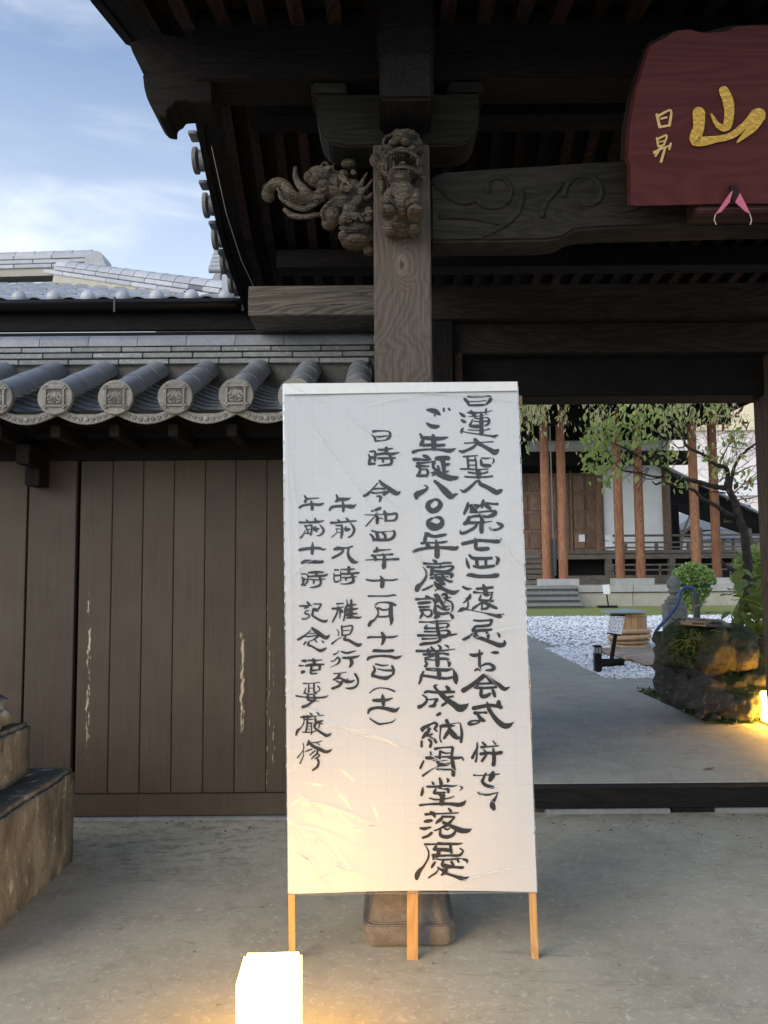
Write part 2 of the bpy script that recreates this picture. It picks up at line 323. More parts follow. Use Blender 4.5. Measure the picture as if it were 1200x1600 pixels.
def link(name, me, parent=None, loc=None, rot=None, **k):
    o = bpy.data.objects.new(name, me); C.objects.link(o)
    if parent is not None:
        o.parent = parent; o.matrix_parent_inverse = WM[parent.name].inverted()
    if loc is not None: o.location = loc
    if rot is not None: o.rotation_euler = rot
    WM[o.name] = Matrix.LocRotScale(o.location, o.rotation_euler, None)
    return setp(o, **k)
def thing(name, loc, label, cat, group=None):
    return link(name, None, loc=loc, label=label, cat=cat, group=group)
def structure(name, mb, m, **k): return mb.obj(name, m, kind='structure', **k)
def npmesh(name, verts, faces, m, smooth=False):
    me = bpy.data.meshes.new(name); nv = len(verts); nf = len(faces); k = faces.shape[1]
    me.vertices.add(nv); me.vertices.foreach_set('co', np.asarray(verts, np.float32).ravel())
    me.loops.add(nf*k); me.loops.foreach_set('vertex_index', faces.ravel().astype(np.int32))
    me.polygons.add(nf); me.polygons.foreach_set('loop_start', np.arange(0, nf*k, k, dtype=np.int32))
    if smooth: me.polygons.foreach_set('use_smooth', [True]*nf)
    me.update(calc_edges=True); me.materials.append(MT[m]); return me
def leaves(name, pts, size, m, aspect=2.2, hang=0., jit=.3, up=None):
    pts = np.asarray(pts); n = len(pts)
    d = RNG.normal(size=(n, 3)); d[:, 2] -= hang*2
    if up is not None: d = d*.6+up
    d /= np.linalg.norm(d, axis=1, keepdims=True)
    s = np.cross(d, RNG.normal(size=(n, 3))); s /= np.linalg.norm(s, axis=1, keepdims=True); nr = np.cross(d, s)
    L = size*(1+jit*RNG.normal(size=(n, 1)))*.5; W = L/aspect
    v = np.stack([pts-d*L, pts+s*W+nr*W*.25, pts+d*L, pts-s*W+nr*W*.25], 1).reshape(-1, 3)
    f = np.arange(4*n).reshape(n, 4)
    return npmesh(name, v, f, m)
def remeshed(mb, name, m, vox, smooth_it=2, disp=0., parent=None, **k):
    me = mb.mesh(name+'_raw'); o = bpy.data.objects.new(name+'_raw', me); C.objects.link(o)
    r = o.modifiers.new('r', 'REMESH'); r.mode = 'VOXEL'; r.voxel_size = vox; r.use_smooth_shade = True
    if smooth_it: q = o.modifiers.new('s', 'SMOOTH'); q.iterations = smooth_it; q.factor = .5
    dg = bpy.context.evaluated_depsgraph_get(); dg.update(); out = bpy.data.meshes.new_from_object(o.evaluated_get(dg))
    bpy.data.objects.remove(o); out.materials.clear(); out.materials.append(MT[m] if isinstance(m, str) else m); out.name = name
    if disp:
        co_ = np.empty(len(out.vertices)*3, np.float32); out.vertices.foreach_get('co', co_); co_ = co_.reshape(-1, 3)
        nrm = np.array([v.normal[:] for v in out.vertices]); a, fr = disp
        dd = np.array([mnoise.fractal(Vector(p)*fr, 1.0, 2.1, 4) for p in co_]); co_ += nrm*dd[:, None]*a
        out.vertices.foreach_set('co', co_.ravel()); out.update()
    out.polygons.foreach_set('use_smooth', [True]*len(out.polygons))
    return link(name, out, parent, **k)
def grid_strip(profile, x0, x1, nx, thick=0):
    mb = MB(); n = len(profile); vs = []; 
    for i in range(nx+1):
        x = x0+(x1-x0)*i/nx
        vs += [(x, y, z) for y, z in profile]
    fs = [(i*n+j, (i+1)*n+j, (i+1)*n+j+1, i*n+j+1) for i in range(nx) for j in range(n-1)]
    mb.add(vs, fs); 
    if thick:
        mb.add([(x, y, z+thick) for x, y, z in vs], fs)
        mb.add([(x, y, z) for x in (x0,) for y, z in profile]+[(x0, y, z+thick) for y, z in profile], [(j, j+1, j+1+n, j+n) for j in range(n-1)])
        mb.add([(x1, y, z) for y, z in profile]+[(x1, y, z+thick) for y, z in profile], [(j, j+1, j+1+n, j+n) for j in range(n-1)])
    return mb
def spline(pts, k=5):
    pts = [Vector(p) for p in pts]; P = [pts[0]*2-pts[1]]+pts+[pts[-1]*2-pts[-2]]; out = []
    for i in range(1, len(P)-2):
        for j in range(k):
            t = j/k; a, b_, c, d = P[i-1], P[i], P[i+1], P[i+2]
            out.append(.5*((2*b_)+(c-a)*t+(2*a-5*b_+4*c-d)*t*t+(3*b_-a-3*c+d)*t**3))
    return out+[pts[-1]]
# brush strokes of the handwritten notice: (origin x, origin y) of a 0.75-unit grid, strokes "x,y,width ..." ; separated
INK = [
(710,610,["28,13,4 45,13,4 60,13,3 72,12,4 75,17,7 73,22,7 66,29,4;21,18,6 27,24,7 30,30,5;32,23,2 48,23,2 66,21,1.5;30,31,4 45,31,5 62,30,4",
"11,47,3 16,51,7 21,54,5;15,62,5 20,65,7 23,66,4;28,46,4 38,47,5 55,46,3 68,45,2 78,42,2;34,43,5 40,50,9 43,54,6;66,39,4 65,47,5;30,54,1.5 45,54,2 60,52,1 72,50,.7;42,58,2.5 52,59,3 62,57,2 69,57,3 72,63,6 70,70,5 64,73,4;40,64,2.5 52,65,3 68,64,4;38,60,2 34,69,5 33,74,6 48,75,8 58,75,6;29,82,2.5 45,83,2.5 62,83,2.5 73,80,3;56,51,7 56,70,9 56,90,9;18,78,2 15,84,6 14,89,3;18,86,2 35,89,2.5 55,92,3 75,95,4 83,96,6 89,93,3",
"21,110,3 40,109,3 60,108,2.5 80,107,3;43,103,8 50,110,9 62,117,8 76,125,10 84,129,13 91,124,5;48,110,5 38,119,6 25,125,6 17,128,7 10,126,4"]),
(710,705,["19,11,4 35,10,3 48,9,2.5;27,13,5 28,24,5 29,35,5;43,13,3 45,24,4 45,36,4;30,19,4 43,19,4;31,29,2.5 43,29,2.5;56,14,2.5 65,15,4 76,14,1.5;55,18,4 57,28,7 66,30,8 74,30,7;80,14,2 82,20,4 79,26,2;12,37,3 25,37,4 50,38,3 70,37,2.5;29,44,4 45,46,4 60,46,4 69,43,4;22,53,4 40,54,4 60,54,4 79,52,4;44,38,4 50,44,11 50,53,10",
"46,62,5 36,72,6 25,81,7 18,84,6 12,80,2;51,62,6 55,69,9 68,75,9 80,82,11 88,86,11 97,82,8 100,80,2"]),
(710,780,["28,8,5 26,18,8 21,28,6 20,32,3;32,14,7 45,15,10 54,13,4;36,14,8 36,24,9;45,14,8 43,24,9;60,3,6 58,12,8 57,17,5;66,8,5 80,10,5 89,10,6;62,10,6 68,15,9 74,19,7;33,27,5 50,27,4 70,25,4 79,25,6 85,27,9 80,33,9 68,37,6;30,38,5 45,35,6 60,36,6 70,37,5;30,38,7 27,47,10 21,51,8;25,49,7 45,49,6 62,48,4 78,46,1.5;52,30,3 57,40,8 56,55,9 56,68,9;47,49,5 43,58,6 30,66,6 18,71,7 13,70,6 12,64,1;87,48,2 94,52,7 100,55,6 94,61,5 83,64,5 76,63,4 73,59,3",
"17,93,8 30,90,8 50,86,7 70,87,7 90,88,9 97,83,3;43,82,4 44,95,8 45,103,7 55,104,9 69,103,9"]),
(710,860,["24,16,2 27,28,7 30,36,5;31,10,5 38,16,7 55,17,7 77,16,6;46,20,7 47,32,7;65,20,6 65,30,6;40,33,5 52,35,7 70,34,7 82,32,6;86,13,3 91,18,7 88,28,6",
"27,52,5 33,51,9 50,54,8 70,54,8 88,52,10 91,49,4",
"18,76,5 26,80,6 35,80,3;33,92,4 31,98,8 24,105,4 19,109,3;24,100,3 28,107,3 28,116,4 24,122,4;47,80,6 60,79,6 79,77,6;60,72,5 63,80,10 66,90,9;41,87,6 52,88,3 70,88,3 81,87,2;60,90,4 66,94,5 74,92,3;78,88,3 77,96,4 72,104,5 55,104,6 51,104,3;55,93,3 52,102,5;58,108,4 50,113,4 40,120,6 37,124,3;58,108,3 57,118,4 56,124,3;58,122,4 66,121,6 72,115,7;60,108,6 70,112,7 80,117,7 87,120,6;74,108,2 80,104,4 80,107,2;7,127.7,2 14,123.7,8 20,121.7,7 30,123.7,2.5 45,126.7,2 60,129.7,2.5 72,132.7,5 85,135.7,7 94,137.7,8 98,137.7,3;88,132.7,1.5 103,132.7,2"]),
(710,940,["40,39,4 52,40,5 70,39,4 77,38,6 76,44,6 72,49,6 55,51,6 44,52,6 38,60,7;38,61,6 55,60,7 70,59,6 77,58,5;44,64,8 44,73,8;66,62,5 70,70,7 70,76,5;37,67,4 30,73,6 22,78,8 17,79,4;42,72,8 60,78,8 80,86,9 95,91,10 104,88,8 104,82,4;89,65,2 93,70,6 93,74,3",
"33,110,5 40,112,8 52,110,7 58,107,4;52,101,3 52,115,6 52,132,6 53,142,6;53,140,3 46,141,5 42,144,3;54,135,3 64,130,5 74,130,6 82,137,8 78,142,7 66,143,4;77,106,3 84,106,7 90,106,6"]),
(715,1030,["55,34,10 40,46,9 25,57,9 12,65,11;58,33,6 70,45,10 85,53,9 97,62,9 108,58,2;46,51,5 70,50,5;36,59,6 55,60,6 80,58,5;44,50,5 40,56,5;49,62,7 49,76,8 58,77,9 67,72,6;72,62,4 75,70,8 77,77,6"]),
(725,1090,["20,22,9 35,19,8 50,16,8 65,17,7 78,20,6;72,9,9 72,15,11 76,21,7;48,10,4 51,22,8 60,37,9 70,49,11 82,58,12 93,58,10 103,51,1.5;23,32,8 35,31,4 46,31,6;28,34,6 33,42,8 40,47,7;42,48,6 30,48,4 15,49,4 10,55,7 22,55,4 32,51,3",
"27,94,3 27,105,5 22,115,6 17,125,7;27,110,3 26,124,4 24,133,5;38,93,4 44,99,6;36,103,6 50,102,3.5 71,100,3;60,90,2.5 65,96,4;40,108,3 46,113,4;35,117,7 50,115,6 65,116,7 77,114,8;60,105,3 62,118,8 62,130,8 61,139,9;47,118,4 41,126,6 37,132,5"]),
(725,1180,["21,41,5 25,42,2.5 45,41,2.5 60,40,3 70,39,3 74,38,1.5;45,37,4 39,50,6 38,55,7 45,62,8 58,66,7 61,65,5;60,36,8 58,42,13 54,51,9",
"29,77,4 33,80,4 48,82,4.5 62,79,3 70,77,2;70,77,2 66,87,4 60,97,9 59,105,12 62,111,8 60,114,3"]),
(640,630,["36,14,4 45,15,9 55,18,11 62,23,6;52,25,4 52,28,2;36,42,5 43,47,8 52,49,9 60,48,6;71,11,4 71,16,4.5;81,11,4 83,14,4.5",
"22,65,5 28,75,6 24,85,8 21,89,3;25,72,7 40,73,9 55,74,9 70,73,7 79,71,3;27,88,6 45,87,7 60,88,7 72,87,6;49,68,8 50,80,11 50,95,9;7,102,7 20,98,5 45,96,4 65,97,6 82,99,9 92,96,5 96,94,1"]),
(640,700,["29,16,6 36,19,8 42,23,5;9,24,8 20,24,6 35,25,5 44,24,3;16,32,6 30,31,4 45,29,3 53,27,3;15,38,6 28,38,5 40,38,3;18,32,8 20,40,8;22,44,5 20,52,6 16,58,6;36,45,5 38,52,6 35,59,5;22,45,4 34,44,3;16,58,6 28,58,6 37,57,4;48,30,5 49,38,6 52,44,5;50,29,2 53,30,3 52,34,2;46,52,4 52,52,6 50,56,4 46,58,2;56,22,9 70,21,10 80,21,9;65,22,9 70,32,10 71,45,8;72,36,6 80,34,6 84,33,2;59,38,5 61,46,6;70,50,6 78,49,4 81,47,2;48,40,5 58,49,8 72,56,8 85,62,10 97,62,8 101,60,3;55,52,9 70,61,8 85,66,7",
"30,78,2 36,80,4 35,86,6 25,92,10 15,97,13 14,104,8;52,69,6 60,76,9 72,88,14 82,98,15 86,102,10 95,97,6 100,96,2"]),
(640,770,["48,16,6 40,21,10 38,29,11 44,37,11 52,37,12 60,32,11 64,24,10 60,16,7 52,14,5 47,16,4",
"47,53,4 40,58,8 38,65,9 44,72,11 54,73,12 64,68,12 68,60,9 64,53,8 57,51,5 50,52,2;44,65,9 56,69,8",
"31,83,2 36,86,9 50,91,7 65,89,7 75,87,5;34,88,7 32,97,8 30,102,5;25,105,6 40,104,4 55,104,4 70,103,5 78,101,3;35,103,5 36,112,6;36,106,6 42,112,5;9,122,7 20,118,7 40,115,6 60,114,6 80,115,8 95,116,9 100,113,5;54,97,2 56,105,7 57,118,11 57,132,11"]),
(640,860,["48,20,3 53,23,8 56,27,6;30,27,6 45,28,4 60,28,4 75,26,5 86,26,4;27,34,2 33,42,4 35,51,5 31,61,6 24,70,7 18,75,11 15,82,10;37,34,6 50,35,5 65,35,5 78,33,4 88,33,5 91,35,5 85,41,7 75,44,6 60,44,7 46,42,6;47,37,8 46,48,7 43,52,4;64,30,3 64,36,4;46,50,3 60,50,3 78,49,4 88,50,8 86,56,5;42,58,4 48,57,6;54,53,7 58,60,9 66,65,9 72,70,6;68,52,6 74,60,5;75,55,2.5 80,55,3;62,57,8 74,61,5 85,65,6 90,63,2;52,66,4 58,74,11 70,80,8 82,86,9 92,88,9 103,83,2;66,68,9 62,76,9 54,83,4;50,72,3 38,78,5 27,83,4"]),
(645,920,["28,16,6 34,19,7;6,22,6 20,21,4 36,20,5 44,21,3;12,30,6 24,29,7 36,28,5;13,38,5 24,38,5 34,37,4;16,44,6 20,50,6 18,56,6 14,62,2;20,44,5 36,44,4 39,50,5 37,56,6 30,58,4 24,54,3;46,13,6 52,22,9 46,29,6;50,12,6 58,26,7 66,40,7;44,24,7 50,24,6;62,11,4 69,12,7 70,20,6 66,26,4;56,15,3 62,14,3;63,20,4 78,18,3;72,24,4 80,28,4 83,36,5 81,47,4;70,30,2 66,28,3;52,36,6 60,41,5 68,44,4 76,42,3;64,38,4 76,36,3;47,34,6 46,44,8 48,52,9;50,50,7 62,52,6 74,50,5;46,60,6 54,56,8;78,52,4 82,58,8 82,62,4",
"14,69,4 35,69,3 60,67,3 78,67,2;36,71,1.5 45,72,2;50,67,6 51,80,7 54,95,8 57,105,7 52,110,6 40,113,6 25,114,7 16,116,6;52,73,3 62,72,3 71,72,3 74,76,6 70,80,5;30,75,2 25,82,6 35,82,4 50,82,4 65,80,3;24,89,4 35,89,4 50,89,3 62,87,3 72,87,5 76,92,8 70,98,7 62,102,4;11,97,6 25,97,5 45,97,4 65,97,5 80,96,5 91,94,3;20,104,6 35,104,3 50,103,3"]),
(645,990,["38,28,4 43,35,8;52,24,3 57,28,6 57,34,6;66,24,2 72,26,5 74,30,3;8,36,6 25,36,5 45,36,4 65,35,4 88,32,1.5;32,33,6 34,42,9 42,46,6;23,43,6 40,43,6 60,41,4 73,43,6;25,51,4 40,47,4;50,40,8 51,52,10 51,66,9;26,53,4 45,55,3;56,52,6 66,52,6 74,53,4;27,50,4 26,58,4 29,62,6 26,68,6;72,57,3 76,62,7 75,67,5",
"29,74,6 42,77,2.5 55,76,6 70,76,7 82,73,3;30,72,3 55,73,3 75,74,4;54,77,9 55,92,9;22,79,4 18,87,6 16,96,6 13,104,4;20,87,6 35,89,6 55,92,7 70,93,6 82,91,6;84,75,3 88,85,9 89,96,11 90,104,4"]),
(645,1060,["51,13,2 45,16,6 50,24,6 60,34,10 72,45,11 85,54,12 97,62,16 108,59,12 115,53,3;25,29,5 31,27,6 50,29,6 70,28,7 86,28,5;70,17,6 74,22,9 76,28,7;20,34,3 28,40,5 28,48,6 20,56,7 13,59,9;32,44,3 45,43,4 50,44,7 46,50,6 44,56,8 34,58,4;74,39,5 84,37,4;70,50,6 64,54,6 60,57,4",
"51,76,6 56,73,7"]),
(645,1110,["46,25,5 38,28,5 28,33,7 20,38,9 20,42,6;44,25,5 50,28,6 48,34,6 45,38,5 50,43,4;33,37,6 32,44,7 26,50,9 20,57,5;37,38,3 30,44,4;40,49,4 30,53,4;34,53,3 41,58,4;18,64,5 18,75,5;33,60,5 38,66,6 36,75,6;45,60,5 48,66,6;58,36,4 57,45,3 56,57,3 59,66,3;58,33,7 65,32,7 75,32,7 87,32,2;62,29,2 80,28,2 97,26,2 100,35,4 102,50,6 100,65,6;70,21,8 74,30,6 76,40,8 70,50,8 65,58,5;76,40,9 84,50,12 92,57,8 98,56,5"]),
(650,1160,["40,13,7 52,11,4 68,10,4 76,11,6 75,20,6 74,30,6 76,42,8 78,56,9 77,68,8;50,18,5 60,22,4 70,22,3;50,20,5 49,32,7;55,30,4 70,29,3;30,20,4 31,28,5;22,32,7 32,32,7 45,30,4;64,30,4 75,32,7 88,32,6 95,31,4 98,36,4;16,38,4 12,46,5 9,53,5;35,38,2 45,35,2;42,40,3 48,44,5 62,45,5 70,43,3;46,48,5 62,48,2.5 68,47,2;42,40,3 55,38,2 65,37,1.5;44,55,5 55,56,4 72,56,4;46,50,1.5 34,55,2 22,63,4 14,69,5"]),
(650,1210,["49,8,5 52,18,8 51,26,5;33,15,3 36,19,6;64,8,3 67,12,6 65,15,4;23,25,5 40,25,5 60,23,5 75,24,4 86,22,1;91,24,2 96,27,4 92,32,2;14,27,3 13,36,7 11,43,5;41,30,4 38,38,7 50,38,5 60,37,4;46,28,2 58,30,3 66,30,6 67,36,6;46,40,4 54,46,9 53,60,11;28,49,3 40,52,4 55,51,3 68,49,3 79,45,2;58,42,5 56,50,8;8,64,5 25,62,4 45,61,6 70,61,7 88,63,9 98,60,8 103,54,2",
"30,78,5 36,82,9 39,88,5;20,83,6 40,82,4 65,81,3.5 88,80,3;68,71,4 72,76,6;18,98,5 24,97,8 32,96,6;9,112,5 18,113,7 30,110,4;14,132,5 25,128,6 32,122,6;55,86,3 52,93,8 44,99,6 41,103,2;55,88,5 70,88,5 80,89,4 74,96,5 66,104,8 55,110,5 45,115,4 37,117,2;57,100,7 70,106,7 82,112,10 95,117,11 107,117,9 116,113,1;57,110,4 64,115,4 70,112,3;51,114,4 50,124,6 55,129,8 66,130,8 76,126,7 82,118,5 81,112,4"]),
(645,1290,["25,39,5 45,39,4 60,38,6 80,38,6 95,38,5 104,36,1;52,36,4 58,37,6;27,43,2 32,52,3.5 33,62,4 30,72,4 22,85,5 14,94,9 9,103,11 8,110,8;48,44,6 43,49,5;45,50,6 60,50,8 75,51,8 80,52,6;78,42,6 80,56,6;54,50,8 52,62,9 42,62,7;55,63,5 75,62,5 95,62,6 102,57,5 104,52,4 98,47,3;43,64,5 42,71,3;46,69,2.5 60,71,4 80,70,4 92,69,4 102,68,1.5;92,69,5 95,75,5;105,70,5 112,72,6 113,77,3;46,76,4 42,82,6 39,87,4;63,73,5 61,82,6 70,86,6 85,86,5 103,87,6 105,85,2;63,80,4 80,84,5;80,75,5 84,82,5;52,87,4 58,91,5 66,94,10 70,99,6 85,104,6 100,109,9 108,110,8 116,106,2;70,88,5 68,95,8 60,102,5;53,90,2 48,98,4 40,103,4 33,108,4"]),
(560,660,["31,19,6 40,18,4 55,18,2.5 64,20,4 66,26,6 63,33,6 59,35,4;28,26,2 34,33,5 35,39,4;34,30,5 45,30,4 60,28,3;36,39,4 48,38,3 58,37,3",
"24,61,4 34,61,5 35,70,6 34,80,5;21,67,3 24,74,6 22,86,6;25,74,8 32,73,6;22,87,6 34,86,5;42,57,5 55,57,5 72,54,2;58,54,8 58,64,7;38,67,5 55,65,6 70,66,6 84,63,2;41,75,5 60,75,5 76,74,4;51,76,5 51,82,5;65,68,6 69,78,6 67,87,6 55,89,4 42,90,3"]),
(560,740,["44,15,5 50,22,8 62,30,9 74,39,11 82,41,8 87,37,2;40,20,3 30,31,3 20,42,6 11,47,5;32,32,4 45,31,4 54,32,5;29,40,5 45,40,4 58,38,5 62,39,5;60,39,6 52,45,5;38,47,3 46,49,6 44,58,4",
"45,72,6 36,76,5 27,78,3;13,86,2 35,86,2 52,85,2;38,84,6 39,95,7 39,103,6;35,88,2 26,98,3 16,109,3;42,92,4 51,94,2;54,79,5 57,90,6 56,99,4;54,83,6 65,85,5 78,83,5 80,88,5 77,96,5 68,98,4 56,98,4"]),
(560,815,["28,19,4 40,22,4 55,21,2 68,20,1.5 74,20,5 75,27,6 71,34,6 62,38,6;24,26,3 30,32,6 31,40,4;38,24,7 41,35,7;50,24,5 55,28,6 56,36,6;32,37,6 45,38,7 60,38,6",
"38,55,5 39,60,8 33,62,6;42,60,5 55,59,3 67,58,2;27,71,4 32,71,6 36,79,7;36,70,3 55,69,4 71,68,4.5;15,80,2 35,79,3 60,79,4.5 83,78,5.5;51,66,2 54,75,6 53,92,10 52,96,7"]),
(560,890,["17,21,4 30,23,4.5 50,22,4 70,22,4 81,20,3;46,14,3 50,22,9 49,35,9",
"21,55,4 40,55,3 60,55,3.5 73,53,4 79,54,2",
"36,73,4 42,69,3 55,68,3.5 68,70,6 77,74,5;68,73,8 67,90,9 69,106,8 67,115,3;34,77,2 40,84,4 41,92,3;41,80,5 52,84,4 66,82,4;42,98,4 55,98,4 66,96,4;41,93,4 34,104,4 26,109,7 22,116,7"]),
(560,970,["20,35,5 25,34,4.5 50,34,4 70,34,5 82,31,2;49,25,6 53,35,9 50,47,5 47,50,2",
"31,63,5 35,62,7 55,63,6 70,62,7 74,61,3;19,81,5 24,76,6 45,73,5 65,74,6 77,77,7 85,75,5 91,72,1",
"36,90,4 50,93,4 62,92,2;31,94,3 34,102,6 29,112,6 30,116,5;70,94,5 73,102,6 72,110,5;40,100,3 55,103,4 70,103,5;30,114,6 45,118,7 58,119,8 66,115,5 74,110,3"]),
(560,1050,["23,44,2 33,36,3 45,33,2.5 57,34,3 68,37,4 75,40,4",
"50,47,3 51,56,9 52,68,7;31,59,6 45,59,8 60,58,6 71,54,2;20,86,4 24,78,7 40,74,6 58,76,8 74,80,9 80,78,6 85,74,2",
"24,97,3 33,103,4 43,108,5 55,107,3.5 70,104,3 78,97,1"]),
(500,760,["34,18,4 37,25,6 35,30,7 31,32,2;37,27,8 50,27,8 58,26,5 63,24,2;20,49,5 25,43,6 40,41,6 52,41,6 65,42,9 71,41,5 75,37,1.5;47,32,4 49,42,7 48,52,5",
"37,70,4 41,73,5;54,66,3 58,70,6;23,76,6 40,75,4 60,73,4 75,72,3;33,81,3 40,82,3.5 45,81,4 46,95,6 44,107,4;33,88,2 43,89,2;34,90,2 35,96,2 24,106,2;36,96,1.5 44,96,2;54,84,2 54,90,8 62,89,4;63,76,2 69,84,5 71,92,5 66,102,4 59,106,3"]),
(500,850,["30,11,5 38,9,8 48,9,5 60,7,3 67,5,4;46,10,6 47,16,5 38,23,5 26,29,5;60,8,4 58,18,5 61,28,7 68,36,9 74,38,6 79,37,2",
"31,54,4 39,54,3;29,60,2 29,72,3 32,79,4 40,77,3;43,56,2 43,76,3;30,66,4 43,65,4;44,53,3 58,53,4 71,52,3;60,49,7 60,60,6;44,62,4 60,62,5 80,60,5;46,70,3 58,70,4 75,68,2.5;54,72,5 54,76,3;66,62,6 69,72,6 68,79,6 55,83,3 43,83,2"]),
(500,930,["35,18,4 48,17,3;26,28,5 38,27,4 49,24,2;38,25,5 35,38,4 30,48,4 26,56,3;40,28,5 46,34,6 48,35,2;42,30,4 41,48,2;55,9,1.5 57,18,3 53,28,5 52,40,4 49,53,3;65,10,4 65,20,6 64,45,9;58,22,7 75,19,2.5;57,31,8 78,28,3;57,40,8 77,38,3;56,47,4 70,46,5 80,47,5 86,45,2",
"35,71,1.5 39,78,2.5 38,85,1.5;45,64,4 46,75,4 46,84,4;47,66,3 60,64,3 67,64,4 66,74,4 62,81,3;48,74,2 62,73,2;47,84,3 60,82,3;44,88,2 36,92,2 25,101,4;53,86,4 50,92,5 60,94,6 72,101,7 80,104,8 85,102,5"]),
(500,1000,["40,22,1.5 34,28,2.5 29,30,4;24,44,3 30,43,2 37,36,4 41,42,5 38,48,4 30,53,1.5 21,57,1;45,24,4 55,27,5 65,25,4 75,22,1.5;48,37,5 62,37,6 75,35,5 83,32,1.5;64,38,7 66,48,8 62,56,4",
"29,70,3 42,69,2 55,67,1.5;41,71,6 36,78,5 28,83,4;36,79,6 45,80,4 47,85,5 40,95,6 26,101,6;33,85,3 42,89,5;46,81,4 54,86,8 64,87,6 71,84,3;57,80,2 57,84,3;73,71,5 78,80,5 79,90,4 73,98,5 62,101,5 53,100,2"]),
(450,760,["34,19,3 38,26,6 35,32,6;38,26,5 50,25,3 64,24,2;24,44,5 30,40,5 48,37,5 62,38,6 70,37,5 75,34,1;48,31,4 50,40,7 50,48,6",
"38,70,3 42,73,4;56,67,4 58,72,6;24,75,5 40,75,4 60,74,6 68,73,4 75,71,1.5;35,82,4 42,82,3 49,81,4 49,92,4 47,101,4;36,84,3 40,90,3 42,97,4;38,90,2 47,89,2;37,98,3 47,98,2;36,92,2 32,100,3 26,107,4;57,83,2 56,89,9 64,88,3;60,94,3 55,91,5;66,80,2 72,87,5 74,93,5 68,101,4 60,103,2"]),
(450,840,["23,26,6 33,24,7 50,22,6 65,22,6 73,25,4 79,23,1.5;51,10,2 51,22,7 50,33,6",
"29,53,5 35,50,8 50,50,8 65,51,7 72,50,6",
"28,76,3 38,76,3 42,82,4 40,92,4 35,98,3;28,82,2 32,87,6 31,98,4;32,86,5 40,87,2;29,98,5 37,100,2;43,73,4 58,72,6 74,72,3;58,72,6 60,80,6;44,81,4 60,80,5 76,79,5 82,76,3;46,87,3 60,88,3 77,86,2;54,90,5 53,96,3;66,82,6 68,92,5 66,99,5 55,103,4 46,104,2"]),
(450,925,["40,21,4 44,26,6;24,29,4 35,29,4 50,28,2;34,34,3 42,31,4;44,38,2 37,40,3 36,45,4 43,47,4 44,52,3 36,56,3 30,56,4;54,25,3 62,25,3 69,25,3 66,31,4 62,36,4 53,35,4 51,45,5 51,49,5 60,55,5 70,60,6 78,61,6 82,58,2;54,38,5 63,40,2",
"50,75,5 60,83,9 72,92,9 80,95,8 86,90,3;48,79,2 38,88,3 28,95,5 21,99,5;43,86,2 56,86,2;37,93,3 48,92,3 60,90,3;62,92,5 55,98,3 46,102,2;54,98,2 60,104,3;71,102,3 74,105,3;37,104,4 33,109,3;44,103,3 42,110,5 50,113,4 60,119,5 68,122,7 76,119,5 80,116,2"]),
(450,1010,["30,30,5 36,30,7;24,40,4 33,40,2.5;28,52,3 34,52,5 28,56,3;42,29,4 55,29,4 71,28,2;53,27,6 56,38,8;38,40,5 50,38,6 65,38,5 75,37,3;49,42,6 47,55,5;66,40,6 66,48,5;50,50,5 62,49,3;48,57,4 60,56,3",
"32,77,3 45,77,2 66,75,2;43,80,3 43,95,4;54,78,4 54,95,4;37,86,2 35,93,3 33,98,3;62,83,3 66,88,3 64,93,2 56,96,3;45,87,1.5 52,87,1.5;35,97,4 45,100,3 60,98,2;17,103,4 30,105,3 50,107,4 75,106,4 84,102,1;41,104,6 42,111,5 50,113,5;54,102,4 56,110,6 48,117,5 40,123,6 31,126,7;58,114,1.5 65,114,1.5"]),
(450,1110,["46,6,3 50,9,3;60,4,3 64,8,4;27,14,4 40,13,6 55,12,2 74,10,2;33,12,4 33,25,2.5 27,36,3 20,42,6 17,51,4;40,13,5 40,28,4 37,45,4;36,19,3 53,18,2;42,26,3 52,26,2;38,27,2 48,28,3 49,45,2.5 48,50,2;42,33,1.5 47,33,1.5;40,39,1.5 47,39,1.5;31,45,2.5 50,45,2.5 58,42,2;56,14,3 58,25,6 55,34,5 63,42,5 74,49,6 80,52,7 87,50,5 90,47,1.5;58,26,6 66,23,5 73,21,2;64,26,4 72,28,2;66,28,3 64,36,3",
"43,62,3 43,68,6 40,72,4;44,66,6 52,74,7 65,80,8 78,86,7 87,84,5 92,80,1;50,67,2 62,66,2.5 71,63,1.5;60,68,2 66,72,2;31,67,1.5 33,78,2 28,88,2 20,98,3;32,84,1.5 32,94,2 25,110,3;50,80,2.5 42,83,3 36,86,2;56,84,3 50,89,3 45,93,2;62,82,5 60,90,4 52,97,3 49,101,2;60,90,3 66,94,3 56,100,2.5;61,100,4 64,108,5 60,118,5 52,124,4"]),
]
GOLD = ["76,50,7 79,57,8 80,66,7 78,76,6 72,75,4 67,67,1.5;58,66,9 58,76,8 56,86,8 70,85,5 82,82,5 92,74,5 100,66,7 103,69,6;102,67,9 97,76,7 86,87,1.5",
"28,67,2 30,76,2;29,68,2 38,64,1.5 37,75,2;31,70,1.5 35,69,1.5;30,76,2 36,75,1.5",
"28,84,1.5 29,90,1.5;28,85,1.5 35,82,1.5 33,89,1.5;29,87,1 33,86,1;29,90,1.5 33,89,1;32,90,1.5 26,95,1.5;26,94,1.5 38,89,1.2;30,92,1.5 27,97,1.5;34,91,1.5 31,101,2;38,88,1.5 37,92,1.5"]
